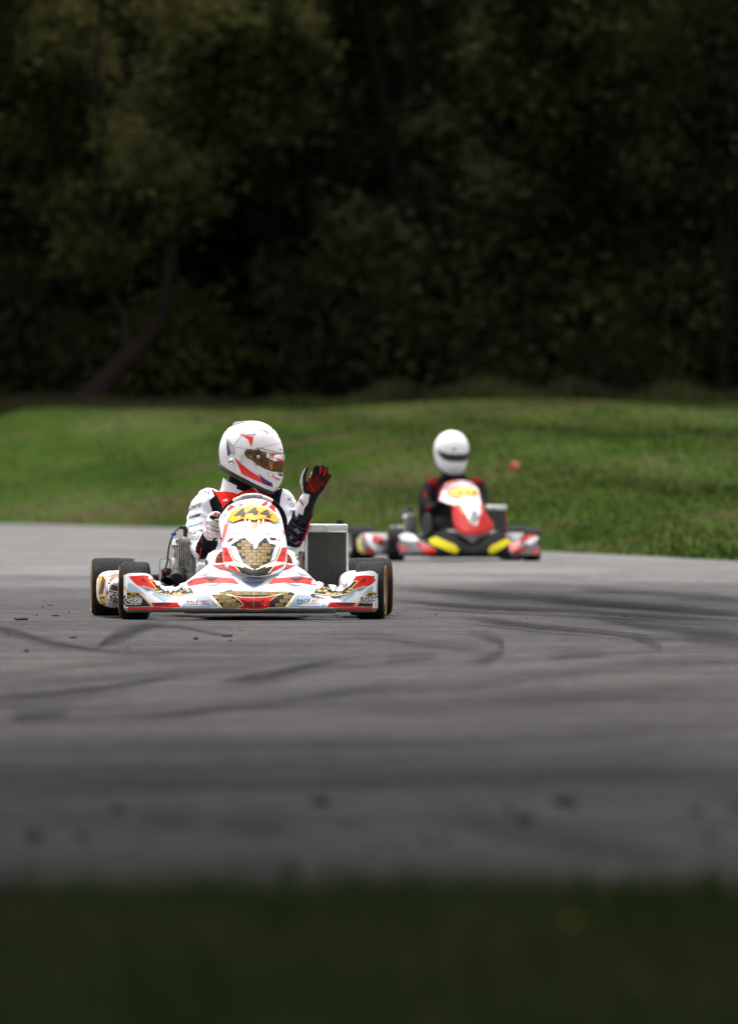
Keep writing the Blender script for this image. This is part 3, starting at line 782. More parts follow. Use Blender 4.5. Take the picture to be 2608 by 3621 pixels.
TYRE_CACHE = {}
def wheel(parent, x, y, rad, wd, side, steer=0., ring=None):
    root = empty('wheel', (0, 0, 0)); root.parent = parent
    Mx = Matrix.Translation((x, y, rad)) @ Matrix.Rotation(steer, 4, 'Z')
    bm = bmesh.new(); hw = wd / 2
    prof = [(rad * .50, -hw * .86), (rad * .60, -hw * .93), (rad * .78, -hw * 1.0), (rad * .90, -hw * .985), (rad * .965, -hw * .91), (rad * .99, -hw * .80), (rad, -hw * .5), (rad * 1.002, 0), (rad, hw * .5), (rad * .99, hw * .80), (rad * .965, hw * .91), (rad * .90, hw * .985), (rad * .78, hw * 1.0), (rad * .60, hw * .93), (rad * .50, hw * .86)]
    lathe(bm, prof, Matrix.Identity(4), 56, close=True)
    for v in bm.verts:
        rr = math.hypot(v.co.y, v.co.z)
        if rr > rad * .93:
            k = 1 + .010 * mnoise.noise(v.co * 40 + V3((x, y, 0))) + .004 * mnoise.noise(v.co * 120)
            v.co.y *= k; v.co.z *= k
    for f in bm.faces:
        c = f.calc_center_median()
        f.material_index = 0 if math.hypot(c.y, c.z) > rad * .93 else 1
    bmesh.ops.transform(bm, matrix=Mx, verts=bm.verts)
    t = obj('tyre', bm, [M['rubber'], M['rubber_side']], root, autosmooth=60)
    bm = bmesh.new(); q = random.Random(int(x * 1000 + y * 100))      # picked-up rubber
    for _ in range(90):
        a = q.uniform(0, 6.283); hx = q.uniform(-hw * .98, hw * .98); rr = rad * (1.0 if abs(hx) < hw * .8 else .965)
        c = V3((hx, math.cos(a) * rr, math.sin(a) * rr)); s = q.uniform(.0008, .0026)
        tip = c * 1.0 + V3((q.uniform(-1, 1) * s * 2.5 + (.004 if hx > hw * .85 else -.004 if hx < -hw * .85 else 0), math.cos(a) * s * 1.6, math.sin(a) * s * 1.6))
        tube(bm, [c - V3((0, math.cos(a), math.sin(a))) * .002, tip], [s, s * .35], 4)
    bmesh.ops.transform(bm, matrix=Mx, verts=bm.verts)
    tag(obj('rubber_pickup', bm, M['rubber'], root, smooth=False), kind='stuff')
    bm = bmesh.new()
    lathe(bm, [(rad * .16, -hw * .5), (rad * .2, -hw * .55), (rad * .44, -hw * .72), (rad * .53, -hw * .88), (rad * .55, -hw * .95), (rad * .49, -hw * .93), (rad * .47, 0), (rad * .49, hw * .93), (rad * .55, hw * .95), (rad * .53, hw * .88), (rad * .44, hw * .72), (rad * .2, hw * .55), (rad * .16, hw * .5)], Mx, 32)
    obj('rim', bm, M['alu'], root)
    if ring:       # coloured print ring on the outer sidewall
        bm = bmesh.new(); h = hw * side * 1.006
        lathe(bm, [(rad * .80, h), (rad * .845, h + .0015 * side), (rad * .86, h)], Mx, 48)
        bmesh.ops.delete(bm, geom=[f for f in bm.faces if len(f.verts) > 4], context='FACES')
        obj('sidewall_print', bm, ring, root)
    return root

XFL = P1(477, 2188, 0).x; XFR = P1(1311, 2188, 0).x
XRL = P1(399, 2185, 1.05).x; XRR = P1(1308, 2185, 1.05).x

def running_gear(kart, steer, frt):
    wheel(kart, XFL, 0, .134, .135, -1, steer, frt); wheel(kart, XFR, 0, .134, .135, 1, steer, frt)
    wheel(kart, XRL, 1.05, .138, .205, -1, 0, frt); wheel(kart, XRR, 1.05, .138, .205, 1, 0, frt)
    bm = bmesh.new()
    tube(bm, [(-.52, 1.05, .138), (.52, 1.05, .138)], .0225, 14)
    obj('rear_axle', bm, M['steel'], kart)
    bm = bmesh.new()
    for s in (-1, 1):
        tube(bm, smooth_path([(s * .12, -.26, .065), (s * .20, -.16, .055), (s * .22, .1, .05), (s * .26, .5, .05), (s * .30, .9, .055), (s * .28, 1.16, .06)], 4), .015, 10)
        tube(bm, [(s * .22, .02, .075), (s * .44, 0, .134)], .014, 10)
        tube(bm, [(s * .29, .3, .055), (s * .60, .34, .09), (s * .60, .76, .09), (s * .30, .80, .055)], .010, 8)
    tube(bm, [(-.24, .04, .055), (.24, .04, .055)], .015, 10); tube(bm, [(-.30, .95, .055), (.30, .95, .055)], .015, 10)
    tube(bm, [(-.34, -.30, .055), (.34, -.30, .055)], .010, 8); tube(bm, [(-.30, -.22, .14), (.30, -.22, .14)], .009, 8)
    for s in (-1, 1): tube(bm, [(s * .2, -.30, .055), (s * .2, -.1, .055)], .010, 8)
    tube(bm, [(0, .38, .36), (0, .2, .19), (0, .02, .06)], .010, 8)
    tube(bm, [(-.45, .06, .12), (.45, .06, .12)], .006, 8)
    obj('chassis_frame', bm, M['steel'], kart)
    bm = bmesh.new(); box(bm, (0, .16, .034), (.46, .74, .006)); box(bm, (.02, -.30, .037), (.70, .08, .012), bevel=.004)
    obj('floor_tray', bm, M['floor'], kart)
    bm = bmesh.new(); box(bm, (0, 1.30, .15), (1.24, .07, .11), bevel=.03, seg=3)
    obj('rear_bumper', bm, M['plastic'], kart)
    # bucket seat
    bm = bmesh.new(); n = 18; rings = []
    for j, (y, z, hw, dep) in enumerate([(.36, .10, .14, .03), (.50, .055, .165, .06), (.68, .05, .18, .12), (.84, .10, .19, .20), (.93, .25, .19, .19), (.985, .40, .175, .12), (1.02, .52, .15, .06)]):
        t = j / 6; rg = []
        for k in range(n + 1):
            a = -1 + 2 * k / n; up = V3((0, -.6 * t, 1 - .55 * t)).normalized() if t > .5 else V3((0, 0, 1))
            rg.append(bm.verts.new(V3((a * hw, y, z)) + up * (dep * abs(a) ** 3)))
        rings.append(rg)
    for a, b in zip(rings, rings[1:]):
        for k in range(n): bm.faces.new((a[k], a[k + 1], b[k + 1], b[k]))
    st = obj('seat', bm, M['plastic'], kart); md = st.modifiers.new('thick', 'SOLIDIFY'); md.thickness = .008

def engine(kart):
    E = .72
    root = empty('engine', (0, 0, 0)); root.parent = kart
    c = p1(C3, 1035, 500, E)
    z = lambda y: p1(C3, 1035, y, E).z
    def cyl(bm, r0, ya, yb, seg=28, r1=None): tube(bm, [(c.x, E, z(ya)), (c.x, E, z(yb))], [r0, r1 or r0], seg, up=(1, 0, 0))
    bm = bmesh.new()
    cyl(bm, .050, 690, 590); cyl(bm, .054, 606, 592); cyl(bm, .050, 592, 440); cyl(bm, .053, 440, 408); cyl(bm, .047, 408, 330, r1=.043)
    for k in range(4):
        tube(bm, [(c.x - .046, E - .03, z(460 + 13 * k)), (c.x - .056, E - .03, z(460 + 13 * k))], .0035, 8)
    obj('cylinder', bm, M['engine'], root)
    for k in range(6):
        a = -.62 + k * .2; bm = bmesh.new()
        ct = V3((c.x + .052 * math.sin(a), E - .052 * math.cos(a), (z(300) + z(590)) / 2))
        box(bm, ct, (.0065, .012, z(300) - z(590)), Matrix.Rotation(a, 3, 'Z'), bevel=.002)
        obj('cooling_rib', bm, M['engine'], root)
    bm = bmesh.new(); box(bm, (c.x, E + .01, (z(690) + z(830)) / 2), (.13, .16, z(690) - z(830)), bevel=.015, seg=3); tube(bm, [(c.x + .02, E - .10, z(740)), (c.x + .02, E + .05, z(740))], .042, 20)
    obj('crankcase', bm, M['engine'], root)
    q = p1(C3, 955, 365, E - .02); bm = bmesh.new(); lathe(bm, [(.005, .028), (.018, .026), (.024, .012), (.025, -.006), (.027, -.008), (.027, -.02)], Matrix.Translation(q) @ Matrix.Rotation(R(-90), 4, 'Y'), 20)
    obj('head_plug', bm, M['chrome'], root)
    bm = bmesh.new(); lathe(bm, [(.0262, -.003), (.0275, -.005), (.0275, -.012), (.0262, -.014)], Matrix.Translation(q) @ Matrix.Rotation(R(-90), 4, 'Y'), 20)
    obj('head_ring', bm, M['redplastic'], root)
    bm = bmesh.new()
    pth = smooth_path([p1(C3, 1040, 285, E), p1(C3, 1040, 215, E), p1(C3, 1025, 192, E), p1(C3, 975, 188, E - .01)], 5)
    tube(bm, pth, [.0115] * 6 + [.011] * 5 + [.008] * 5, 12)
    obj('spark_plug_cap', bm, M['plastic'], root)
    bm = bmesh.new(); tube(bm, [p1(C3, 1040, 310, E), p1(C3, 1040, 275, E)], [.014, .009], 12); obj('spark_plug', bm, M['silver'], root)
    bm = bmesh.new()
    tube(bm, smooth_path([p1(C3, 978, 188, E - .01), p1(C3, 925, 240, E - .03), p1(C3, 885, 330, E - .05), p1(C3, 862, 430, E - .05), p1(C3, 848, 560, E - .06), p1(C3, 800, 690, E - .08), p1(C3, 790, 760, E - .08)], 6), .0042, 8)
    tube(bm, smooth_path([p1(C3, 850, 490, E - .05), p1(C3, 885, 560, E - .05), p1(C3, 870, 640, E - .05)], 5), .002, 6)
    obj('ignition_cable', bm, M['plastic'], root)
    bm = bmesh.new(); b = p1(C3, 918, 258, E - .03); box(bm, b, (.024, .016, .018), Matrix.Rotation(R(-18), 3, 'Y'), bevel=.003)
    obj('blue_clip', bm, M['blueclip'], root)
    bm = bmesh.new()
    b = p1(C3, 960, 720, E - .12); tube(bm, [b + V3((.03, .09, .0)), b + V3((0, .03, .01)), b + V3((-.008, -.03, -.002))], [.045, .044, .030], 20)
    for x, y in ((838, 735), (878, 750)):
        a = p1(C3, x, y, E - .17)
        rr = tube(bm, [a + V3((.03, .10, 0)), a + V3((.012, .05, .004)), a], [.016, .017, .019], 18, caps=False)
        tube(bm, [a, a + V3((.004, .012, 0)), a + V3((.02, .08, 0))], [.016, .0135, .012], 18, caps=False)
    box(bm, p1(C3, 845, 655, E - .05), (.05, .05, .045), bevel=.012)
    obj('airbox', bm, M['plastic'], root)
    bm = bmesh.new(); box(bm, p1(C3, 818, 640, E - .08), (.03, .03, .016), Matrix.Rotation(R(20), 3, 'Y'), bevel=.004); obj('fuel_pump', bm, M['brown'], root)
    bm = bmesh.new(); a = p1(C3, 765, 500, E + .2); b = p1(C3, 905, 745, E + .2)
    box(bm, (a + b) / 2, (b.x - a.x, .008, a.z - b.z), bevel=.012); obj('chain_guard', bm, M['white'], root)
    bm = bmesh.new(); tube(bm, smooth_path([(c.x + .03, E + .07, z(600)), (c.x + .02, E + .2, z(590)), (c.x - .05, E + .36, z(620)), (c.x - .02, E + .5, z(640))], 5), [.02 + .03 * min(1, i / 9) for i in range(16)], 16)
    obj('exhaust', bm, M['exh'], root)

def radiator(kart, colm):
    y = .62
    root = empty('radiator', (0, 0, 0)); root.parent = kart
    tl = p1(C5, 312, 335, y); tr = p1(C5, 872, 315, y); bl_ = p1(C5, 335, 1075, y); br = p1(C5, 892, 1075, y)
    cx = (tl.x + tr.x + bl_.x + br.x) / 4; wd = (tr.x - tl.x); zt = (tl.z + tr.z) / 2; zb = bl_.z
    bm = bmesh.new(); box(bm, (cx, y + .026, (zt + zb) / 2), (wd - .012, .036, zt - zb)); obj('core', bm, M['core'], root)
    n = 17
    for k in range(n):
        bm = bmesh.new(); x = cx - wd / 2 + .014 + (wd - .028) * k / (n - 1)
        box(bm, (x, y + .0045, (zt + zb) / 2), (.0022, .008, zt - zb - .004)); obj('cooling_tube', bm, M['rtube'], root, smooth=False)
    for s in (-1, 1):
        bm = bmesh.new(); box(bm, (cx + s * (wd / 2), y + .02, (zt + zb) / 2), (.011, .05, zt - zb), bevel=.002); obj('side_plate', bm, colm, root)
    bm = bmesh.new(); zt2 = p1(C5, 600, 222, y).z
    box(bm, (cx - .003, y + .02, (zt + zt2) / 2 + .003), (wd + .012, .056, zt2 - zt + .004), bevel=.007, seg=3); box(bm, (cx + .002, y - .01, (zt + zt2) / 2), (.016, .01, zt2 - zt - .006), bevel=.003)
    obj('top_tank', bm, M['silver'], root)
    bm = bmesh.new(); box(bm, (cx, y + .02, zb - .015), (wd + .012, .056, .036), bevel=.007); obj('bottom_tank', bm, M['silver'], root)
    bm = bmesh.new(); q = p1(C5, 783, 212, y + .03); lathe(bm, [(.019, -.004), (.0195, .016), (.018, .021), (.006, .022), (.005, .027), (.001, .028)], Matrix.Translation(q) @ Matrix.Rotation(R(-90), 4, 'Y'), 14)
    obj('filler_cap', bm, M['plastic'], root)
    bm = bmesh.new(); tube(bm, smooth_path([(cx - wd / 2 + .02, y + .06, zb + .16), (cx - wd / 2 - .03, y + .10, zb + .10), (cx - .2, y + .18, .12), (-.1, y + .30, .10), (-.25, y + .2, .15)], 5), .016, 12); obj('hose', bm, M['plastic'], root)
    bm = bmesh.new(); q = p1(C5, 262, 735, y + .08); tube(bm, [q + V3((-.02, 0, -.07)), q + V3((0, 0, -.02)), q + V3((.004, .01, .05))], [.024, .024, .02], 16); obj('expansion_pipe', bm, M['exh'], root)

def steering(kart, topmat):
    c = P1(*C4(700, 480), .38); r = .155; t = R(28)
    root = empty('steering_wheel', (0, 0, 0)); root.parent = kart
    pt = lambda a: c + V3((r * math.cos(a), -r * math.sin(a) * math.sin(t), r * math.sin(a) * math.cos(t)))
    bm = bmesh.new(); tube(bm, [pt(R(125 + 290 * k / 40)) for k in range(41)], .0125, 12); obj('rim', bm, M['suitk'], root)
    bm = bmesh.new(); tube(bm, [pt(R(55 + 70 * k / 16)) for k in range(17)], .0125, 12); obj('grip', bm, topmat, root)
    bm = bmesh.new(); tube(bm, [pt(R(74 + 36 * k / 8)) + V3((0, -.003, .002)) for k in range(9)], .0135, 12); obj('grip_label', bm, M['hgrey'] if topmat is M['gloveW'] else topmat, root)
    bm = bmesh.new()
    for a in (0, 180, 270): tube(bm, [c, pt(R(a))], .009, 8)
    box(bm, c, (.09, .012, .06), bevel=.004); obj('spokes', bm, M['steel'], root)
    return c, r, t

def bumper(name, fr, parent, top, xl, xr, ybot, ylip, mats, nx=120, depth_k=1.0):
    bm = bmesh.new(); cols = []
    cx = (xl + xr) / 2
    for i in range(nx + 1):
        s = -1 + 2 * i / nx; s = math.copysign(1 - (1 - abs(s)) ** 1.15, s)
        px = cx + s * (xr - xl) / 2; a = abs(s)
        ty = smooth_tab(top, px)
        rnd = max(0, (a - .965) / .035)
        yb = ybot - rnd ** 2 * (ybot - ylip) * 1.0; yl_ = min(ylip, yb - .5) - rnd ** 3 * 3
        yf = -.42 + .24 * a ** 2.4
        yt = interp([(0, -.06), (.32, -.07), (.5, -.15), (.65, -.235), (.8, -.20), (1, -.155)], a)
        yf *= depth_k; yt *= depth_k
        yf += .05 * rnd ** 2; yt += .03 * rnd ** 2
        rows = [(yb - 5, yf + .10), (yb, yf + .035)]
        for k in range(1, 5): t = k / 4; rows.append((yb + (yl_ - yb) * t, yf + .035 * (1 - math.sin(t * math.pi / 2))))
        for k in range(1, 27):
            t = k / 26; rows.append((yl_ + (ty - yl_) * t, yf + (yt - yf) * (t ** 1.9)))
        rows += [(ty + 2, yt + .018), (ty + 10, yt + .032), (ty + 34, yt + .036)]
        cols.append([bm.verts.new(fr.P(px, py, y)) for py, y in rows])
    for a, b in zip(cols, cols[1:]):
        for k in range(len(a) - 1):
            f = bm.faces.new((a[k], b[k], b[k + 1], a[k + 1])); f.material_index = 1 if k < 5 else 0
    for cc in (cols[0], cols[-1]):
        for k in range(len(cc) // 2):
            q = [cc[k], cc[k + 1], cc[-2 - k], cc[-1 - k]]
            if len(set(q)) == 4:
                f = bm.faces.new(q); f.material_index = 0
    bmesh.ops.triangulate(bm, faces=bm.faces)
    return obj(name, bm, mats, parent, autosmooth=55)

def nose(name, fr, parent, out, py_bot, py_top, cx, hw, y_bot, y_top, curv, m, ridge=0.):
    """fairing panel; out: outline in pixels"""
    out = [tuple(p)[:2] for p in smooth_path([(x, y, 0) for x, y in out + [out[0]]], 3)][:-1]
    cy = sum(p[1] for p in out) / len(out); bm = bmesh.new()
    def dep(px, py):
        v = (py_bot - py) / (py_bot - py_top); s = (px - cx) / hw
        return y_bot + (y_top - y_bot) * (max(v, 0) ** 1.1) + curv * s * s - ridge * math.exp(-(s / .35) ** 2)
    c0 = bm.verts.new(fr.P(cx, cy, dep(cx, cy))); prev = None; N = 20
    for k in range(1, N + 1):
        t = k / N; rg = []
        for x, y in out:
            px, py = cx + (x - cx) * t, cy + (y - cy) * t
            rg.append(bm.verts.new(fr.P(px, py, dep(px, py) + .012 * max(0, (t - .85) / .15) ** 2)))
        n = len(rg)
        for i in range(n):
            if prev is None: bm.faces.new((c0, rg[i], rg[(i + 1) % n]))
            else: bm.faces.new((prev[i], rg[i], rg[(i + 1) % n], prev[(i + 1) % n]))
        prev = rg
    rg = [bm.verts.new(v.co + V3((0, .016, 0))) for v in prev]; n = len(rg)
    for i in range(n): bm.faces.new((prev[i], rg[i], rg[(i + 1) % n], prev[(i + 1) % n]))
    rg2 = [bm.verts.new(v.co + V3((0, .012, 0)) + (c0.co - v.co) * .06) for v in rg]
    for i in range(n): bm.faces.new((rg[i], rg2[i], rg2[(i + 1) % n], rg[(i + 1) % n]))
    bmesh.ops.triangulate(bm, faces=bm.faces)
    return obj(name, bm, m, parent, autosmooth=50)

def bricks(poly, x0, y0, x1, y1, bw, bh, gx, gy, slope=0., cxm=None):
    """rows of small boxed emblems inside a polygon (pixels); returns boxes and letters"""
    bx, tx = [], []; row = 0; y = y0
    while y + bh < y1:
        x = x0 - (row % 2) * (bw + gx) / 2
        while x + bw < x1:
            dy = slope * (x - x0) if cxm is None else slope * abs(x + bw / 2 - cxm)
            q = [(x, y + dy), (x + bw, y + dy), (x + bw, y + bh + dy), (x, y + bh + dy)]
            if all(inside((p[0] + (x + bw / 2 - p[0]) * .42, p[1] + (y + dy + bh / 2 - p[1]) * .42), poly) for p in q):
                bx.append(q); i = bw * .07; j = bh * .15
                tx.append(text('CG', (x + i, y + dy + j), (x + bw - i, y + dy + j), (x + bw - i, y + bh + dy - j), (x + i, y + bh + dy - j), .045, 0))
            x += bw + gx
        y += bh + gy; row += 1
    return bx, tx

def sidepod(kart, side, m):
    bm = bmesh.new(); n = 20; rings = []
    for j in range(13):
        t = j / 12; y = .20 + .62 * t; k = .45 + .55 * min(1, t / .22) ** .5; k *= 1 - .25 * max(0, (t - .8) / .2) ** 2
        rg = []
        for i in range(n):
            a = 2 * math.pi * i / n; e = .55
            ca, sa = math.cos(a), math.sin(a)
            X = math.copysign(abs(ca) ** e, ca) * .105 * (.75 + .25 * k); Z = math.copysign(abs(sa) ** e, sa) * .088 * k
            rg.append(bm.verts.new(((side * .575 if side < 0 else .525) + side * .03 * t + X, y, .132 + Z)))
        rings.append(rg)
    for a, b in zip(rings, rings[1:]):
        for i in range(n): bm.faces.new((a[i], a[(i + 1) % n], b[(i + 1) % n], b[i]))
    bm.faces.new(rings[0][::-1]); bm.faces.new(rings[-1])
    bmesh.ops.triangulate(bm, faces=bm.faces)
    return obj('side_pod', bm, m, kart, autosmooth=50)

# ---- near kart
def scuff_mat():
    m = bpy.data.materials.new('rubbed_black_scuff'); m.use_nodes = True; L = m.node_tree.links
    p = m.node_tree.nodes['Principled BSDF']; p.inputs['Base Color'].default_value = (.02, .019, .018, 1); p.inputs['Roughness'].default_value = .8
    tc = nd(m, 'ShaderNodeTexCoord'); mp = nd(m, 'ShaderNodeMapping'); mp.inputs['Scale'].default_value = (28, 28, 120); L.new(tc.outputs['Object'], mp.inputs['Vector'])
    n = nd(m, 'ShaderNodeTexNoise'); n.inputs['Scale'].default_value = 1; n.inputs['Detail'].default_value = 6; n.inputs['Roughness'].default_value = .75; L.new(mp.outputs[0], n.inputs['Vector'])
    r_ = nd(m, 'ShaderNodeValToRGB'); r_.color_ramp.elements[0].position = .46; r_.color_ramp.elements[1].position = .58; L.new(n.outputs['Fac'], r_.inputs['Fac'])
    t = nd(m, 'ShaderNodeBsdfTransparent'); ms = nd(m, 'ShaderNodeMixShader'); L.new(r_.outputs['Color'], ms.inputs[0]); L.new(t.outputs[0], ms.inputs[1]); L.new(p.outputs[0], ms.inputs[2])
    L.new(ms.outputs[0], m.node_tree.nodes['Material Output'].inputs[0]); return m
K1 = empty('racing_kart', F1.O, F1.yaw)
tag(K1, 'white and red racing kart with number 444, closest to the camera', 'kart', 'karts on the track')
running_gear(K1, R(-7), M['yellow'])
engine(K1); radiator(K1, M['silver']); WC, WR, WT = steering(K1, M['gloveW'])
bm = bmesh.new(); box(bm, p1(C3, 1195, 610, .45), (.035, .05, .05), bevel=.010); obj('catch_bottle', bm, M['white'], K1)
topL = [(232, 850), (245, 843), (275, 840), (345, 843), (365, 855), (390, 882), (430, 906), (470, 916), (505, 905), (545, 882), (585, 852), (620, 824), (650, 802), (690, 793), (760, 786), (884, 782)]
top1 = [(C1(x, 0)[0], C1(0, y)[1]) for x, y in topL]
topR = [(1040, 788), (1085, 797), (1120, 815), (1150, 835), (1190, 874), (1220, 898), (1250, 914), (1290, 921), (1320, 905), (1350, 880), (1375, 856), (1400, 839), (1440, 832), (1490, 830), (1510, 846)]
top1 += [(C1(x, 0)[0], C1(0, y)[1]) for x, y in topR]
BUMP = bumper('front_bumper', F1, K1, top1, C1(226, 0)[0], C1(1513, 0)[0], 2165.5, 2150.5, [M['white'], M['lip']])
bv = bvh_of(BUMP); CB = 897.
def bd(name, shapes, m, off, step=14, mirror=True):
    if mirror:
        decal(name, [(mir(s[0], CB), s[1]) if isinstance(s, tuple) else mir(s, CB) for s in shapes], bv, F1, m, BUMP, off, step)
    return decal(name, shapes, bv, F1, m, BUMP, off, step)
L3 = lambda *p: pl(C3, *p)
L4 = lambda *p: pl(C4, *p)
bd('pale_shard', [L3((400, 800), (445, 850), (560, 850), (640, 900), (560, 820), (470, 760)), L3((700, 840), (780, 880), (900, 905), (820, 960), (700, 880)), L3((560, 800), (690, 828), (740, 850), (640, 848)), L3((1150, 700), (1190, 660), (1330, 625), (1290, 660)), L3((1190, 690), (1360, 655), (1560, 690), (1400, 690), (1280, 700)),
                  L3((1060, 815), (1240, 790), (1440, 760), (1340, 815), (1160, 850)), L3((1290, 900), (1420, 860), (1590, 850), (1480, 880), (1330, 915)), L3((1090, 900), (1280, 880), (1300, 900), (1370, 1010), (1300, 1010)), L4((530, 1250), (720, 1226), (722, 1400), (600, 1330)), L3((990, 1010), (1040, 960), (1040, 1000), (1290, 1002), (1290, 1015), (1000, 1016))], M['blueg'], .0010)
bd('slate_shard', [L3((600, 812), (690, 828), (650, 840)), L3((1240, 790), (1420, 762), (1330, 800)), L3((1180, 690), (1310, 652), (1250, 690)), L4((560, 1290), (722, 1300), (722, 1380)), L3((1400, 850), (1560, 852), (1470, 872))], M['midg'], .0016)
bd('red_panel', [L3((455, 695), (600, 685), (690, 695), (725, 745), (665, 748), (745, 828), (700, 822), (550, 790), (515, 765)), pl(C1, (541, 893), (580, 869), (650, 858), (780, 868), (813, 898), (740, 890), (640, 893), (546, 909)), L4((115, 1062), (290, 1042), (310, 1100), (385, 1152), (230, 1125))], M['red'], .0018)
bd('dark_wedge', [L3((600, 712), (655, 765), (590, 738)), L3((1215, 714), (1375, 716), (1305, 758)), L3((1060, 760), (1130, 730), (1090, 772)), L4((170, 1075), (260, 1105), (330, 1132), (240, 1118))], M['black'], .0024)
bd('red_band', [L3((412, 1012), (700, 1009), (935, 1019), (800, 1027), (432, 1036))], M['brightred'], .0022)
bd('dark_red_band', [L3((682, 966), (955, 964), (990, 1012), (900, 1014), (712, 1006))], M['red'], .0018)
bd('maroon_band', [L3((720, 968), (900, 966), (860, 985), (730, 1000))], M['darkred'], .0026)
bd('brown_corner', [L3((390, 792), (445, 846), (400, 850))], M['brown'], .0022)
endp = L3((405, 905), (440, 862), (552, 866), (690, 1004), (425, 1008), (407, 985))
bd('black_panel', [endp, L3((690, 752), (712, 748), (760, 800), (835, 848), (930, 850), (1000, 812), (1085, 815), (1128, 868), (1000, 884), (860, 890), (760, 868), (700, 832))], M['black'], .0018)
bd('gold_edge', stroke(L3((392, 765), (412, 800), (443, 856), (558, 858), (700, 1008)), 5) + stroke(L3((600, 795), (700, 828), (770, 875), (870, 896), (1010, 890), (1135, 872)), 3.2) + stroke(L3((720, 745), (670, 748), (748, 832)), 4), M['gold'], .0028)
bx, tx = bricks(endp, *C3(405, 862), *C3(700, 1008), 20, 8, 5, 3)
dipp = L3((700, 752), (760, 800), (835, 848), (930, 850), (1000, 812), (1085, 815), (1128, 868), (1000, 884), (860, 890), (760, 868), (700, 832))
bx2, _ = bricks(dipp, *C3(690, 740), *C3(1140, 895), 16, 6, 4, 3, -.02)
bd('gold_emblem', bx[:4] + bx2, M['gold'], .0026)
bd('gold_emblem_letters', tx[:4], M['black'], .0034, None)
# end badges, lettering not mirrored
def badge(C, x0, y0, x1, y1, host, fr, parent, off, dy=0):
    w_ = x1 - x0; h_ = y1 - y0
    q = lambda a, b, c, d: [C(x0 + a * w_, y0 + b * h_ + dy * a), C(x0 + c * w_, y0 + b * h_ + dy * c), C(x0 + c * w_, y0 + d * h_ + dy * c), C(x0 + a * w_, y0 + d * h_ + dy * a)]
    decal('badge_plate', [q(-.04, -.08, 1.04, .62)], host, fr, M['white'], parent, off, 20)
    decal('badge_red', [q(0, 0, .47, .54)], host, fr, M['darkred'], parent, off + .0007, 20)
    decal('badge_black', [q(.50, 0, .98, .54)], host, fr, M['black'], parent, off + .0007, 20)
    decal('badge_letters', [text('C', *q(.10, .08, .44, .46), .03), text('G', *q(.54, .08, .94, .46), .03), text('motorsport', *q(0, .68, 1, 1.0), .01)], host, fr, M['white'], parent, off + .0014, None)
badge(C3, 428, 925, 585, 995, bv, F1, BUMP, .0032)
badge(C5, 1066, 1212, 1262, 1306, bv, F1, BUMP, .0032)
decal('lettering', [tbox(C3, 'RACE', 1046, 943, 1182, 968, 0, .02, .3), tbox(C3, 'GRAPHIC DESIGN', 1044, 978, 1288, 992, 0, .01, .2), tbox(C5, 'RACE', 185, 1243, 378, 1277, 0, .02, .3), tbox(C5, 'GRAPHIC DESIGN', 190, 1290, 505, 1308, 0, .01, .2)], bv, F1, M['printk'], BUMP, .003, None)
decal('red_lettering', [tbox(C3, 'ART', 1184, 943, 1290, 968, 0, .02, .3), tbox(C5, 'ART', 380, 1243, 498, 1277, 0, .02, .3)], bv, F1, M['red'], BUMP, .003, None)
# centre panel
cpan = L4((115, 1490), (270, 1446), (400, 1420), (440, 1434), (720, 1436), (1010, 1440), (1250, 1440), (1318, 1476), (1165, 1660), (722, 1668), (275, 1668))
bd('centre_panel', [cpan], M['black'], .0022, 14, False)
cred = L4((440, 1508), (545, 1528), (720, 1532), (900, 1525), (1062, 1494), (965, 1568), (882, 1622), (940, 1668), (840, 1686), (700, 1688), (495, 1674), (582, 1626), (520, 1568))
bd('gold_border', [L4((82, 1522), (115, 1490), (278, 1668), (228, 1668)), L4((1318, 1476), (1345, 1494), (1212, 1662), (1165, 1662))] + outline(cred, 3.6) + stroke(L4((130, 1480), (300, 1475), (440, 1508)), 3) + stroke(L4((1062, 1494), (1180, 1460), (1260, 1440)), 3), M['cream'], .0030, 14, False)
bd('centre_red', [cred], M['red'], .0036, 14, False)
bd('centre_dark', [L4((535, 1550), (640, 1588), (722, 1572), (800, 1586), (905, 1538), (815, 1618), (850, 1655), (722, 1662), (600, 1655), (632, 1618))], M['darkred'], .0042, 14, False)
bx, tx = bricks(cpan, *C4(100, 1446), *C4(1330, 1668), 27, 10.2, 3.6, 3.4)
ok = [i for i, b in enumerate(bx) if not any(inside(p, cred) or inside(((b[0][0] + b[1][0]) / 2, p[1]), cred) for p in b)]
bd('gold_emblem', [bx[i] for i in ok], M['gold'], .0028, None, False)
bd('gold_emblem_letters', [tx[i] for i in ok], M['black'], .0036, None, False)
bd('panel_seam', stroke([C4(722, 1226), C4(722, 1668)], 1.2), M['hline'], .0046, 10, False)
bd('scuff', [pl(C5, (370, 1180), (430, 1160), (480, 1200), (600, 1190), (640, 1230), (500, 1240), (400, 1215)), pl(C5, (640, 1210), (760, 1150), (870, 1130), (880, 1170), (800, 1215), (700, 1235)), pl(C4, (270, 1440), (330, 1422), (400, 1412), (430, 1432), (360, 1450), (300, 1460)), pl(C5, (330, 950), (380, 930), (420, 990), (370, 980))], scuff_mat(), .0026, 10, False)
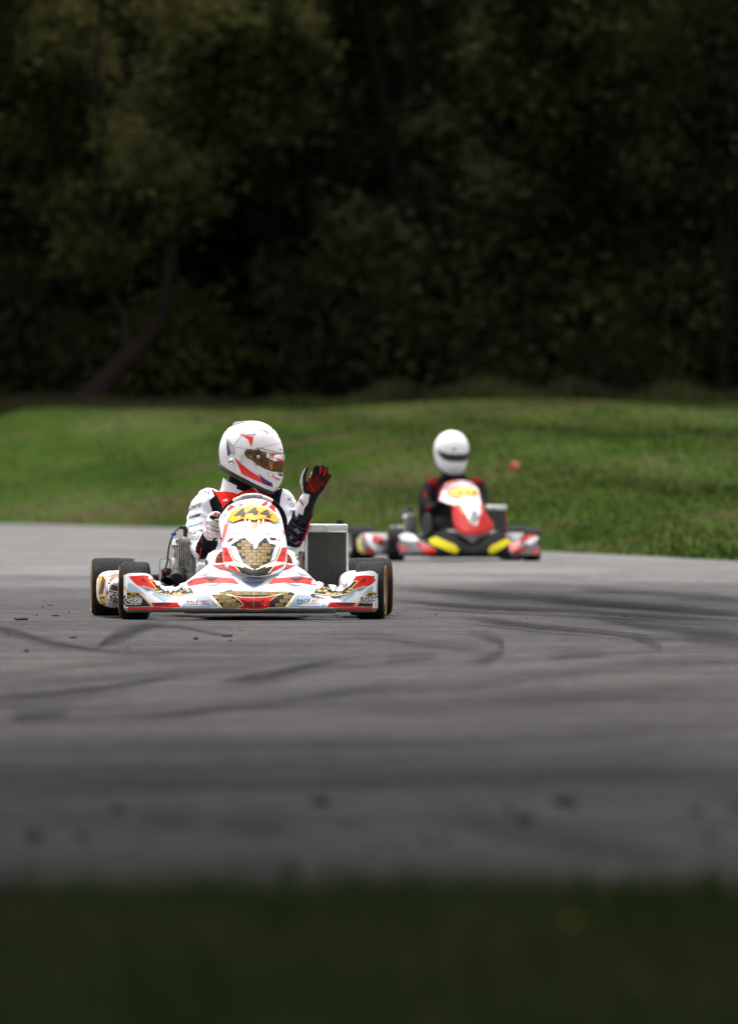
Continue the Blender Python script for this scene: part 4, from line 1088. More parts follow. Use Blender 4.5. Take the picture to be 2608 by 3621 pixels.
# white mounting clips over the bumper's dips
for C, pts, y in ((C3, ((715, 742), (770, 745), (785, 775), (760, 795), (735, 780)), -.22), (C3, ((840, 798), (918, 798), (912, 835), (890, 866), (872, 860)), -.25), (C3, ((975, 775), (1045, 760), (1072, 830), (1060, 852), (1020, 840)), -.24),
                  (C5, ((480, 990), (558, 1025), (545, 1075), (480, 1120), (448, 1112), (462, 1050)), -.25), (C5, ((622, 1040), (732, 1050), (715, 1105), (700, 1135), (670, 1130)), -.26), (C5, ((800, 1010), (882, 965), (888, 1005), (860, 1045), (840, 1040)), -.23)):
    q = pl(C, *pts); bm = bmesh.new()
    q = [tuple(p)[:2] for p in smooth_path([(a, b, 0) for a, b in q + [q[0]]], 3)][:-1]
    mx = sum(a for a, b in q) / len(q); my = sum(b for a, b in q) / len(q)
    lay = []; hh = bv.ray_cast(F1.cam, (P1(mx, my + 4, 0) - F1.cam).normalized())[0]; yc = min(max(hh.y if hh else y, -.34), -.16)
    for dy, k in ((.05, 1.0), (.0, 1.0), (-.006, .94), (-.011, .75)):
        rg = []
        for a, b in q:
            px_, py_ = mx + (a - mx) * k, my + (b - my) * k
            rg.append(bm.verts.new(P1(px_, py_, yc + dy - .012 + (my - py_) * .0012)))
        lay.append(rg)
    n = len(q)
    for a, b in zip(lay, lay[1:]):
        for i in range(n): bm.faces.new((a[i], a[(i + 1) % n], b[(i + 1) % n], b[i]))
    bm.faces.new(lay[-1]); bm.faces.new(lay[0][::-1])
    obj('mounting_clip', bm, M['white'], K1, autosmooth=70)

# front fairing with number
nout = L4((360, 195), (500, 132), (720, 95), (900, 125), (1030, 210), (1110, 330), (1150, 480), (1165, 580), (1190, 680), (1203, 800), (1205, 950), (1192, 1055), (1140, 1125), (1040, 1180), (900, 1212), (770, 1222), (650, 1210), (500, 1165), (380, 1110), (308, 1048), (285, 980), (274, 850), (262, 740), (262, 650), (242, 560), (222, 440), (232, 370), (280, 290))
NOSE = nose('front_fairing', F1, K1, nout, 2040, 1762, 897, 118, -.345, .20, .15, M['white'])
nv = bvh_of(NOSE)
def nd_(name, shapes, m, off, step=12, thick=0.): return decal(name, shapes, nv, F1, m, NOSE, off, step, thick)
npat = L4((588, 655), (700, 752), (722, 815), (740, 826), (770, 812), (792, 742), (892, 652), (945, 742), (1040, 770), (1000, 880), (965, 1000), (880, 1080), (740, 1105), (640, 1080), (565, 1010), (512, 900), (470, 792), (385, 770), (545, 732))
NC = C4(737, 0)[0]
def both(*ps): return [q for p in ps for q in (p, mir(p, NC))]
nd_('pale_shard', both(L4((390, 790), (470, 795), (545, 1000), (660, 1080), (520, 1030), (440, 930)), L4((275, 760), (330, 745), (545, 735), (390, 775), (280, 800)), L4((330, 690), (400, 640), (560, 640), (520, 735), (340, 740))), M['white'], .0010)
nd_('blue_shard', both(L4((420, 850), (450, 870), (530, 1010), (600, 1055), (520, 1020)), L4((470, 610), (560, 580), (592, 600), (560, 640), (540, 615)), L4((255, 330), (330, 320), (345, 350), (270, 400), (250, 380))) + [L4((560, 150), (660, 185), (720, 160), (800, 150), (780, 185), (700, 200), (620, 180))], M['blueg'], .0012)
nd_('red_panel', both(L4((277, 802), (352, 802), (372, 870), (432, 1002), (298, 1012), (284, 900)), L4((310, 1042), (452, 1078), (540, 1176), (420, 1128), (332, 1078))) + [L4((295, 240), (380, 185), (465, 205), (345, 285), (320, 290)), L4((455, 142), (505, 130), (578, 190), (525, 206)), L4((822, 190), (905, 130), (965, 158), (872, 205)), L4((930, 215), (985, 175), (1075, 262), (1030, 290))], M['red'], .0016)
nd_('faded_red_panel', both(L4((300, 480), (362, 432), (345, 540), (300, 690), (262, 745), (268, 640))), M['pink'], .0014)
nd_('dark_wedge', both(L4((320, 850), (372, 925), (312, 915))), M['darkred'], .0024)
nd_('black_pattern', [npat], M['black'], .0016)
nd_('black_tip', [L4((458, 1072), (640, 1085), (740, 1104), (880, 1082), (1032, 1084), (962, 1186), (880, 1206), (770, 1214), (650, 1204), (542, 1174))], M['black'], .0018)
bx, tx = bricks(npat, *C4(380, 660), *C4(1060, 1100), 26, 8.6, 2.8, 2.6, .0)
nd_('gold_emblem', bx, M['gold'], .0026, 7)
nd_('gold_emblem_letters', tx, M['black'], .0036, 7)
nd_('cream_swoosh', both(*[s for s in stroke(L4((355, 802), (380, 872), (440, 1005), (560, 1050), (665, 1084)), 3) + stroke(L4((300, 1016), (470, 1062), (580, 1096)), 3) + stroke(L4((500, 1040), (720, 1125)), 3) + stroke(L4((462, 1080), (545, 1176)), 3)]), M['cream'], .0026)
nd_('black_swoosh', both(*[s for s in stroke(L4((378, 800), (405, 880), (440, 975), (520, 1020)), 2.5)]), M['black'], .0024)
slots = [L4((480, 418), (560, 398), (610, 400), (625, 470), (590, 432), (545, 425)), L4((612, 398), (660, 408), (672, 500), (640, 470)), L4((680, 416), (735, 424), (790, 414), (780, 500), (730, 540), (692, 500)), L4((800, 404), (855, 398), (840, 450), (805, 490)), L4((866, 398), (930, 408), (955, 432), (900, 430), (862, 470))]
nd_('vent_slot', slots, M['orangebrown'], .0014)
for s in (L4((590, 402), (612, 400), (650, 540), (628, 545)), L4((650, 408), (676, 412), (692, 545), (672, 545)), L4((782, 412), (806, 405), (800, 545), (778, 545)), L4((850, 400), (872, 398), (850, 540), (826, 545))):
    nd_('vent_rib', [s], M['white'], .004, 12, .006)
plate = L4((405, 305), (370, 325), (405, 335), (365, 378), (325, 405), (385, 428), (432, 446), (500, 422), (560, 396), (640, 400), (725, 421), (800, 402), (880, 398), (950, 416), (1010, 450), (1062, 430), (1097, 402), (1050, 375), (1022, 330), (960, 275), (850, 232), (720, 206), (620, 218), (490, 255))
PL = nd_('number_plate', [plate], M['yellow'], .006, 10, .006)
pb = bvh_of(PL)
def dig(a, b, c, d): return text('4', C4(*a), C4(*b), C4(*c), C4(*d), .045, 0)
decal('number', [dig((462, 256), (600, 232), (622, 352), (440, 388)), dig((640, 230), (775, 222), (808, 326), (622, 338)), dig((822, 246), (945, 262), (996, 388), (805, 348))], pb, F1, M['numgrey'], NOSE, .0014, 6)
nd_('small_lettering', [text('DRIVE', C4(405, 588), C4(522, 570), C4(515, 600), C4(398, 616), .01, .2), tbox(C4, 'RACE', 270, 300, 335, 322, 15, .01, .3), tbox(C4, 'RACE', 1040, 312, 1080, 330, -12, .01, .3)], M['printg'], .002, None)
nd_('small_badge', [L4((385, 668), (436, 664), (408, 712), (330, 726)), L4((948, 655), (1036, 664), (1045, 700), (965, 702))], M['darkred'], .002)
nd_('small_badge_letters', [tbox(C4, 'motorsport', 330, 728, 500, 742, -18, .01), tbox(C4, 'CG', 440, 668, 545, 705, -14, .02, .2), tbox(C4, 'CG', 1050, 672, 1110, 705, 12, .02)], M['printg'], .002, None)
# side pods
POD = sidepod(K1, -1, M['white']); POD2 = sidepod(K1, 1, M['white'])
pv = bvh_of(POD)
def pd(name, shapes, m, off, step=14): return decal(name, shapes, pv, F1, m, POD, off, step)
pd('dark_panel', [L3((232, 660), (330, 650), (362, 660), (362, 1050), (262, 1048), (225, 900), (238, 760))], mat('dark_bronze_print', srgb(58, 44, 30), .25, coat=.6, var=.5, dirt_scale=10), .0012)
pd('brown_panel', [L3((236, 662), (325, 652), (362, 720), (300, 716), (255, 745))], M['brown'], .0018)
pd('yellow_panel', [L3((148, 686), (236, 694), (216, 765), (232, 870), (216, 960), (258, 1036), (168, 1036), (140, 850))], M['yellow'], .0018)
pd('black_lettering', [L3((185, 700), (200, 700), (175, 850), (205, 720), (215, 725), (190, 870), (150, 880)), L3((160, 905), (210, 900), (212, 925), (165, 930)), L3((165, 955), (195, 950), (240, 1030), (225, 1034), (190, 975), (185, 1000), (168, 1000))], M['printk'], .0026)
pd('silver_highlight', [L3((165, 650), (240, 648), (225, 690), (155, 682)), L3((285, 735), (355, 760), (350, 800), (285, 780))], M['silver'], .0018)
badge(C3, 268, 845, 352, 975, pv, F1, POD, .0026, 20)

# ------------------------------------------------------------------ helmets
HT = [(0, 305), (26.6, 313), (46, 325), (68, 330), (91, 328), (116, 329), (132, 336), (148, 323), (167, 308), (184, 298), (200, 296), (227, 312), (250, 340), (270, 372), (288, 402), (302, 408), (310, 396), (322, 378), (332, 345), (347, 316), (360, 305)]
def helmet(fr, parent, C, fdir, W, k, mats, cut, spoiler=True):
    """side-profile table swept across the width; C: centre, fdir: where the face looks, cut: two side-plane points of the lower rim"""
    f = V3(fdir).normalized(); u = V3((0, 0, 1)); n = f.cross(u).normalized()
    if n.y > 0: n = -n
    bm = bmesh.new(); NA, NT = 72, 25; grid = []
    for i in range(NA):
        a = 360 * i / NA; rr = smooth_tab(HT, a) * k; row = []
        w_ = W * (1 - .12 * max(0, math.cos(R(a - 310))) ** 2)
        for j in range(1, NT):
            th = -math.pi / 2 + math.pi * j / NT; c = math.cos(th); s = math.sin(th)
            row.append(bm.verts.new(C + (f * math.cos(R(a)) + u * math.sin(R(a))) * rr * abs(c) ** .86 + n * (w_ * math.copysign(abs(s) ** .95, s))))
        grid.append(row)
    for i in range(NA):
        a, b = grid[i], grid[(i + 1) % NA]
        for j in range(NT - 2): bm.faces.new((a[j], a[j + 1], b[j + 1], b[j]))
    for j in (0, -1): bm.faces.new([g[j] for g in grid])
    (x1, y1), (x2, y2) = cut
    p = C + f * x1 + u * y1; d = (f * (x2 - x1) + u * (y2 - y1)).normalized(); no = n.cross(d)
    if no.z > 0: no = -no
    bmesh.ops.recalc_face_normals(bm, faces=bm.faces); bmesh.ops.triangulate(bm, faces=bm.faces); bm.normal_update()
    full = BVHTree.FromBMesh(bm)
    bmesh.ops.bisect_plane(bm, geom=bm.verts[:] + bm.edges[:] + bm.faces[:], plane_co=p, plane_no=no, clear_outer=True)
    rim = [e for e in bm.edges if e.is_boundary]
    loop = []
    if rim:
        v = rim[0].verts[0]; seen = set(); 
        while True:
            loop.append(v.co.copy()); nx = None
            for e in v.link_edges:
                if e.is_boundary and e not in seen: seen.add(e); nx = e.other_vert(v); break
            if nx is None: break
            v = nx
        bmesh.ops.holes_fill(bm, edges=rim); bmesh.ops.triangulate(bm, faces=bm.faces)
    H = obj('helmet', bm, mats['shell'], parent, autosmooth=50)
    if SHIFT.get(parent.name): H.location = SHIFT[parent.name]
    bm = bmesh.new()
    st = max(1, len(loop) // 48); lp = loop[::st]
    if (lp[0] - lp[-1]).length > .001: lp.append(lp[0])
    tube(bm, lp, [(.013, .008)] * len(lp), 8, caps=False)
    obj('rim_trim', bm, M['trim'], H)
    # visor: curved shield wrapped round the front of the shell
    bm = bmesh.new(); NAZ, NZ = 48, 9; rows = []
    for i in range(NAZ + 1):
        az = (-1 + 2 * i / NAZ); aa = abs(az); ang = az * R(mats.get('vang', 84)); rg = []
        zt = interp(mats['vtop'], aa); zb = interp(mats['vbot'], aa)
        for j in range(NZ + 1):
            z = zb + (zt - zb) * j / NZ
            o = C + u * z; dr = f * math.cos(ang) + n * math.sin(ang)
            h, nn, _, _ = full.ray_cast(o + dr * .5, -dr)
            if nn.dot(dr) < 0: nn = -nn
            rg.append(bm.verts.new(h + nn * (.0045 if 0 < j < NZ and 0 < i < NAZ else .0005)))
        rows.append(rg)
    for a, b in zip(rows, rows[1:]):
        for j in range(NZ): bm.faces.new((a[j], a[j + 1], b[j + 1], b[j]))
    V = obj('visor', bm, mats['visor'], H, autosmooth=80)
    return H, V, (f, u, n)

# ------------------------------------------------------------------ near driver
def proj(fr, l):
    Wd = fr.M @ l + fr.O; return CX + Wd.x / Wd.y * FPX, HY + (CAMZ - Wd.z) / Wd.y * FPX
SEAT1 = V3((-.03, .70, .06))
D1 = empty('person', F1.O + F1.M @ SEAT1, F1.yaw); SHIFT[D1.name] = -SEAT1
tag(D1, 'waving driver in white racing suit and white helmet, head turned aside', 'person', 'kart drivers')
def bones(bm, fr, chain, seg=14, n=4):
    """chain: (px, py, depth, radius)"""
    P = [fr.P(a, b, c) for a, b, c, _ in chain]; Q = smooth_path(P, n); rr = []
    for i in range(len(Q)):
        t = i / (len(Q) - 1) * (len(P) - 1); k = min(int(t), len(P) - 2); rr.append(chain[k][3] + (chain[k + 1][3] - chain[k][3]) * (t - k))
    tube(bm, Q, rr, seg); ball(bm, Q[0], rr[0] * .98, seg, 8); ball(bm, Q[-1], rr[-1] * .98, seg, 8)
def torso(bm, fr, rows, seg=24):
    rings = []
    for px, py, y, rx, ry in rows:
        c = fr.P(px, py, y); rings.append([bm.verts.new(c + V3((rx * math.cos(2 * math.pi * k / seg), ry * math.sin(2 * math.pi * k / seg), 0))) for k in range(seg)])
    for a, b in zip(rings, rings[1:]):
        for k in range(seg): bm.faces.new((a[k], a[(k + 1) % seg], b[(k + 1) % seg], b[k]))
    bm.faces.new(rings[0][::-1]); bm.faces.new(rings[-1])
bm = bmesh.new()
torso(bm, F1, [(868, 2090, .70, .16, .12), (868, 1990, .74, .17, .125), (868, 1900, .78, .175, .12), (868, 1835, .81, .185, .12), (868, 1790, .83, .188, .11), (868, 1762, .845, .165, .095), (868, 1742, .855, .125, .08), (872, 1722, .86, .085, .07), (876, 1690, .86, .06, .06)])
LARM = [(742, 1776, .84, .074), (718, 1812, .82, .072), (703, 1860, .78, .063), (702, 1905, .73, .060), (714, 1946, .66, .054), (730, 1930, .57, .046), (746, 1905, .49, .040), (754, 1888, .45, .034)]
RARM = [(992, 1776, .84, .070), (1006, 1812, .82, .066), (1016, 1860, .78, .060), (1026, 1912, .70, .056), (1042, 1890, .645, .053), (1062, 1846, .60, .050), (1076, 1805, .565, .044), (1081, 1788, .555, .038)]
bones(bm, F1, LARM); bones(bm, F1, RARM)
for s, kx, fx in ((-1, 776, 790), (1, 1010, 1000)):
    bones(bm, F1, [(868 + s * 62, 2075, .66, .092), (868 + s * 90, 2030, .5, .082), (kx, 1986, .36, .062), (kx + s * -2, 2040, .22, .052), (fx, 2110, .07, .042)])
bme = remesh(bm, .010, 5)
for v in bme.vertices:
    c = v.co; q = c * 9
    amp = .0085 * mnoise.noise(V3((q.x * 1.2 + q.z, q.y * 1.2, q.z * 2.8))) + .0022 * mnoise.noise(c * 34)
    amp -= .005 * max(0, 1 - abs(mnoise.noise(V3((c.x * 10 + c.z * 9, c.y * 8, c.z * 17)))) * 6)
    v.co = c + v.normal * amp
SUIT = link('suit', bme, [M['suitw'], M['suitk']], D1)
segsR = [F1.P(*p[:3]) for p in RARM[4:]]; segsL = [F1.P(*p[:3]) for p in LARM[4:]]
def dseg(p, a, b):
    t = max(0, min(1, (p - a).dot(b - a) / (b - a).length_squared)); return (p - a - (b - a) * t).length
for pg in bme.polygons:
    c = pg.center
    if min(dseg(c, a, b) for a, b in zip(segsR, segsR[1:])) < .062 and c.y < .70: pg.material_index = 1
    if min(dseg(c, a, b) for a, b in zip(segsL[1:], segsL[2:])) < .058 and c.y < .60: pg.material_index = 1
sv = BVHTree.FromPolygons([v.co.copy() for v in bme.vertices], [list(p.vertices) for p in bme.polygons])
def sd(name, shapes, m, off, step=9, parent=None): return decal(name, shapes, sv, F1, m, parent or SUIT, off, step)
sd('chest_yoke', [pl(C2, (335, 690), (425, 664), (560, 700), (680, 715), (740, 705), (885, 745), (895, 810), (880, 1000), (450, 1000), (430, 860), (380, 770)), ], M['suitr'], .002)
sd('chest_panel', [pl(C2, (328, 700), (338, 692), (382, 770), (436, 862), (450, 1000), (370, 1010), (345, 915), (315, 820), (366, 775)), pl(C2, (888, 752), (985, 705), (1000, 715), (978, 792), (970, 870), (960, 930), (905, 900))], M['suitk'], .0025)
sd('sleeve_inner', [pl(C7, (550, 955), (470, 1050), (412, 1170), (420, 1290), (468, 1350), (440, 1500), (400, 1650), (395, 1745), (560, 1760), (580, 1500), (640, 1400), (780, 1350), (830, 1270), (760, 1100), (640, 1000))], M['suitk'], .002, 8)
sd('red_piping', stroke(pl(C7, (462, 1350), (440, 1480), (400, 1640)), 3) + stroke(pl(C7, (520, 1010), (475, 1090), (465, 1180), (485, 1260)), 1.4) + stroke(pl(C8, (545, 1390), (470, 1530), (435, 1680), (380, 1810), (290, 1990), (230, 2110)), 3.2), M['suitr'], .004, 8)
sd('white_outer_sleeve', [pl(C8, (560, 1375), (490, 1600), (430, 1800), (330, 1960), (260, 2100), (300, 2060), (400, 1880), (470, 1760), (520, 1560))], M['suitw'], .003, 8)
sd('grey_print', [q for ps in (((130, 1380), (180, 1450), (270, 1410)), ((230, 1530), (350, 1480), (450, 1540)), ((90, 1520), (200, 1610), (330, 1660), (430, 1680)), ((50, 1600), (100, 1680), (200, 1650), (340, 1770)), ((0, 1750), (80, 1800), (200, 1900)), ((0, 1900), (120, 2010), (200, 2060))) for q in stroke(pl(C8, *ps), 1.3)] + [pl(C8, (120, 1690), (200, 1650), (280, 1740), (230, 1790)), pl(C8, (20, 1850), (70, 1820), (110, 1880), (70, 1920)), pl(C8, (120, 2000), (220, 1940), (290, 1960), (200, 2030))], M['printg'], .003, 8)
tq = lambda s, a, b, c, d, bold=.02, sh=0.: text(s, C7(*a), C7(*b), C7(*c), C7(*d), bold, sh)
sd('black_lettering', [tq('DRIVE', (215, 440), (455, 365), (440, 440), (205, 540), .02, .2), tq('IAME', (200, 650), (448, 598), (432, 655), (190, 725), .03, .1), tq('ZX', (505, 100), (690, 150), (640, 190), (500, 130), .03, .2), tq('RACE STAR', (205, 1240), (370, 1180), (370, 1200), (210, 1320), .01)] + stroke(pl(C7, (370, 145), (430, 140), (530, 190)), 2) + stroke(pl(C7, (240, 1190), (260, 1130), (330, 1110), (395, 1100), (370, 1160), (300, 1180), (240, 1190)), 1.2)
   + [tbox(C2, 'HP', 925, 695, 962, 738, -8, .04), tbox(C2, 'AC', 1040, 790, 1085, 815, 8, .03)] + stroke(pl(C2, (1065, 870), (1070, 848), (1085, 842), (1100, 860), (1105, 880), (1065, 872)), 1.5)
   + [pl(C4, (1310, 880), (1335, 860), (1345, 930), (1322, 940)), pl(C4, (1330, 960), (1355, 940), (1352, 1000)), pl(C7, (555, 1560), (600, 1545), (590, 1580)), pl(C7, (560, 1660), (605, 1640), (600, 1720), (575, 1720))], M['printk'], .003, None)
sd('blue_lettering', [tq('Motors', (165, 885), (490, 775), (480, 830), (160, 920), .04, .3), tbox(C2, 'BB', 1070, 905, 1105, 925, 6, .03)], M['printb'], .003, None)
sd('yellow_patch', [pl(C7, (165, 1010), (312, 995), (290, 1050), (165, 1075))], M['printy'], .0025, None)
sd('black_patch', [pl(C7, (315, 1000), (470, 955), (475, 1015), (290, 1065))], M['printk'], .0025, None)
sd('patch_lettering', [tq('ACL', (170, 1020), (275, 1000), (265, 1045), (165, 1055), .03, .2)], M['printk'], .0035, None)
sd('patch_lettering', [tq('sport', (315, 1015), (440, 985), (440, 1030), (305, 1055), .02, .1), tbox(C2, 'YAMA', 440, 812, 492, 835, -12, .02)], M['suitw'], .0035, None)
# collar, neck
bm = bmesh.new(); rings = []
for j, (px, py, rx, ry) in enumerate([(862, 1746, .118, .084), (856, 1735, .100, .081), (850, 1722, .086, .077), (847, 1712, .079, .074), (848, 1714, .073, .067), (856, 1732, .076, .068)]):
    c = F1.P(px, py, .855); rings.append([bm.verts.new(c + V3((rx * math.cos(a), ry * math.sin(a), -(.004, .016, .026, .031, .030, .018)[j] * math.cos(a) - .014 * max(0, -math.sin(a)) * (1 if j > 1 else .3)))) for a in [2 * math.pi * k / 28 for k in range(28)]])
for a, b in zip(rings, rings[1:]):
    for k in range(28): bm.faces.new((a[k], a[(k + 1) % 28], b[(k + 1) % 28], b[k]))
COLR = obj('collar', bm, M['suitw'], D1)
bm = bmesh.new(); bones(bm, F1, [(858, 1735, .85, .078), (862, 1705, .85, .074), (880, 1660, .84, .07)]); obj('neck_cloth', bm, M['suitk'], D1)
bm = bmesh.new(); tube(bm, smooth_path([p1(C2, 735, 680, .745), p1(C2, 750, 720, .74), p1(C2, 775, 755, .745), p1(C2, 790, 790, .76)], 4), [(.012, .005)] * 13, 8); obj('chin_strap', bm, M['beige'], D1)
# helmet
kH = .37944 / 743; HC = F1.P(*C2(705, 400), .83)
HM = dict(shell=M['helmet'], visor=M['visor'], vang=85, vtop=[(0, .010), (.3, .013), (.6, .022), (.85, .033), (.95, .034), (.985, .029), (1, .020)], vbot=[(0, -.080), (.3, -.077), (.5, -.062), (.7, -.040), (.85, -.016), (.94, -.012), (.985, -.004), (1, .006)])
HEL, VIS, (hf, hu, hn) = helmet(F1, D1, HC, (math.cos(R(22)), -math.sin(R(22)), 0), .127, kH, HM, ((-280 * kH, -78 * kH), (210 * kH, -342 * kH)))
hv = bvh_of(HEL); vv_ = bvh_of(VIS)
def hd(name, polys, m, off=.0012, step=9): return decal(name, polys, hv, F1, m, HEL, off, step)
L2 = lambda *p: pl(C2, *p)
hd('red_shard', [L2((588, 190), (720, 228), (726, 235), (708, 320), (682, 250)), L2((552, 412), (610, 470), (690, 535), (775, 590), (800, 620), (818, 660), (740, 625), (620, 570))], M['hred'])
hd('grey_shard', [L2((640, 200), (755, 192), (722, 230)), L2((492, 240), (556, 330), (552, 400), (520, 380), (500, 300)), L2((780, 492), (800, 488), (826, 504), (795, 503))], M['hgrey'])
hd('purple_shard', [L2((482, 240), (500, 300), (520, 380), (490, 405), (478, 330)), L2((772, 565), (840, 620), (900, 655), (910, 692), (818, 662), (795, 610))], M['purple'])
hd('seam_line', stroke(L2((665, 150), (600, 230), (545, 305), (500, 290)), 1.6) + stroke(L2((555, 318), (640, 330), (708, 352), (625, 395), (612, 462)), 1.6) + stroke(L2((725, 365), (790, 328), (880, 300), (990, 278)), 1.4) + stroke(L2((770, 148), (820, 165), (868, 190), (862, 180), (820, 155)), 1.6) + stroke(L2((860, 560), (900, 560), (915, 580), (905, 595), (865, 590), (860, 560)), 1.2), M['hline'], .0016)
hd('chin_stripe', [L2((900, 582), (930, 600), (1000, 628), (1000, 640), (940, 618), (905, 594))], M['brightred'], .002)
hd('chin_vent', [L2((950, 565), (995, 570), (993, 590), (965, 585))], M['trim'], .002)
gask = [(742, 345), (765, 333), (800, 336), (850, 352), (1000, 378)]
hd('eyeport_gasket', stroke(L2((1000, 378), (860, 350), (800, 330), (765, 328), (738, 345), (724, 385), (728, 412), (760, 425), (790, 440), (800, 470), (840, 500), (900, 530), (960, 555), (1000, 565)), 3.0), M['hline'], .002)
def vd(name, polys, m, off=.0012): return decal(name, polys, vv_, F1, m, HEL, off, 9)
vd('visor_strip', [L2((852, 368), (1012, 378), (1012, 442), (945, 448), (925, 452), (846, 412))], M['white'])
vd('visor_strip_red', [L2((856, 372), (930, 382), (912, 412), (880, 398)), L2((935, 420), (1000, 436), (1008, 446), (950, 444)), L2((975, 385), (1010, 382), (1010, 405))], M['brightred'], .002)
vd('visor_strip_letters', [tbox(C2, 'Bieffe', 868, 402, 915, 416, 12, .02)], M['printg'], .002)
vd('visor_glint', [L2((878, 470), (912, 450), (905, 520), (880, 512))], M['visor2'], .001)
for x, y, r_, m in ((772, 358, .011, M['trim']), (772, 408, .008, M['silver']), (746, 406, .007, M['trim']), (804, 446, .007, M['trim'])):
    d = (P1(*C2(x, y), 0) - F1.cam).normalized(); h, no, _, _ = vv_.ray_cast(F1.cam, d)
    if h is None: h, no, _, _ = hv.ray_cast(F1.cam, d)
    if no.dot(d) > 0: no = -no
    bm = bmesh.new(); lathe(bm, [(r_, -.002), (r_, .002), (r_ * .7, .004), (r_ * .3, .0035), (r_ * .28, .002)], Matrix.Translation(h) @ no.to_track_quat('X', 'Z').to_matrix().to_4x4(), 16); obj('visor_screw', bm, m, HEL)
d = (P1(*C2(525, 450), 0) - F1.cam).normalized(); h, no, _, _ = hv.ray_cast(F1.cam, d); no = no if no.dot(d) < 0 else -no
bm = bmesh.new(); lathe(bm, [(.016, -.003), (.0155, .004), (.012, .008), (.006, .009), (.0055, .006)], Matrix.Translation(h) @ no.to_track_quat('X', 'Z').to_matrix().to_4x4(), 22); obj('anchor_bolt', bm, M['chrome'], HEL)
hd('small_hole', [[(C2(x, y)[0] + 2.6 * math.cos(a * .785), C2(x, y)[1] + 2.6 * math.sin(a * .785)) for a in range(8)] for x, y in ((753, 486), (978, 342), (902, 152), (962, 224), (480, 168))], M['trim'], .0015, None)
bm = bmesh.new()       # crown spoiler
for s in (-1, 1): pass
sp = [HC + hf * (-160 * kH) + hu * (255 * kH), HC + hf * (-150 * kH) + hu * (316 * kH), HC + hf * (-60 * kH) + hu * (324 * kH), HC + hf * (40 * kH) + hu * (318 * kH), HC + hf * (60 * kH) + hu * (270 * kH)]
ra = [bm.verts.new(p + hn * .045) for p in sp]; rb = [bm.verts.new(p - hn * .045) for p in sp]; n = len(sp)
for i in range(n): bm.faces.new((ra[i], ra[(i + 1) % n], rb[(i + 1) % n], rb[i]))
bm.faces.new(ra); bm.faces.new(rb[::-1]); bmesh.ops.bevel(bm, geom=bm.edges[:], offset=.006, segments=3, affect='EDGES')
obj('crown_spoiler', bm, M['helmet'], HEL)
# raised open glove
def gl(x, y, d): return (*C8(x, y), d)
bm = bmesh.new()
def chain(pts, seg=10): bones(bm, F1, [(*C8(x, y), d, r_) for x, y, d, r_ in pts], seg, 3)
chain([(500, 860, .535, .030), (560, 740, .53, .030), (600, 640, .525, .026), (620, 560, .52, .022)])
chain([(430, 790, .53, .020), (470, 640, .525, .023), (540, 530, .52, .018)])
chain([(640, 830, .53, .018), (740, 700, .525, .021), (800, 620, .52, .017)])
chain([(540, 560, .52, .0145), (590, 380, .51, .0135), (630, 280, .495, .0125), (655, 200, .487, .0115)])
chain([(650, 560, .515, .0145), (725, 370, .502, .0135), (765, 270, .488, .0125), (790, 200, .482, .0115)])
chain([(740, 580, .515, .0140), (820, 420, .502, .0130), (865, 310, .49, .0125), (892, 255, .484, .0110)])
chain([(810, 640, .52, .0130), (880, 530, .508, .0120), (940, 440, .497, .0115), (965, 400, .49, .0105)])
chain([(430, 760, .525, .020), (345, 600, .51, .0165), (335, 470, .495, .0145), (375, 330, .485, .0125), (425, 245, .48, .0105)])
chain([(540, 880, .535, .034), (440, 1010, .54, .040), (380, 1180, .55, .043), (345, 1290, .555, .043)])
gme = remesh(bm, .0042, 3)
GLV = link('glove', gme, [M['gloveK'], M['gloveW']], D1)
for pg in gme.polygons:
    if pg.normal.y > .15 or (pg.normal.x < -.75 and pg.center.y > .5): pg.material_index = 1
gv = BVHTree.FromPolygons([v.co.copy() for v in gme.vertices], [list(p.vertices) for p in gme.polygons])
def gd(name, polys, m, off=.0015, step=6): return decal(name, polys, gv, F1, m, GLV, off, step)
L8 = lambda *p: pl(C8, *p)
gd('palm_black', [L8((640, 150), (590, 230), (440, 490), (425, 470), (465, 260), (440, 215), (410, 240), (350, 340), (330, 430), (325, 560), (355, 770), (520, 860), (640, 920), (690, 890), (760, 760), (890, 620), (1005, 390), (965, 345), (945, 230), (890, 200), (850, 210), (800, 150), (740, 190), (700, 150))], M['gloveK'], .0008)
gd('white_cuff', [L8((285, 790), (500, 870), (475, 960), (465, 1050), (372, 1190), (345, 1330), (320, 1345), (230, 1290), (165, 1200), (190, 1100), (240, 950), (275, 830)), L8((430, 198), (340, 310), (288, 440), (270, 560), (278, 760), (358, 780), (330, 600), (335, 430), (400, 260), (450, 202))], M['gloveW'], .0018)
gd('palm_red', [L8((385, 660), (400, 640), (480, 630), (560, 700), (620, 770), (660, 800), (640, 828), (600, 830), (440, 755)), L8((455, 520), (520, 440), (560, 460), (640, 540), (770, 610), (740, 620), (650, 600), (740, 700), (730, 745), (690, 750), (640, 680), (600, 620), (560, 610), (600, 760), (520, 640)), L8((610, 460), (640, 410), (690, 380), (715, 420), (700, 480), (760, 540), (790, 470), (800, 520), (790, 570), (860, 560), (870, 590), (790, 670), (740, 640), (700, 560), (640, 520)), L8((540, 400), (580, 320), (620, 340), (600, 430), (560, 430)), L8((360, 420), (410, 410), (405, 450), (362, 455)), L8((355, 475), (395, 470), (410, 530), (370, 550)), L8((375, 590), (440, 560), (480, 605), (390, 615)), L8((860, 530), (910, 420), (960, 380), (970, 410), (920, 500), (880, 540))], M['gloveR'], .0022)
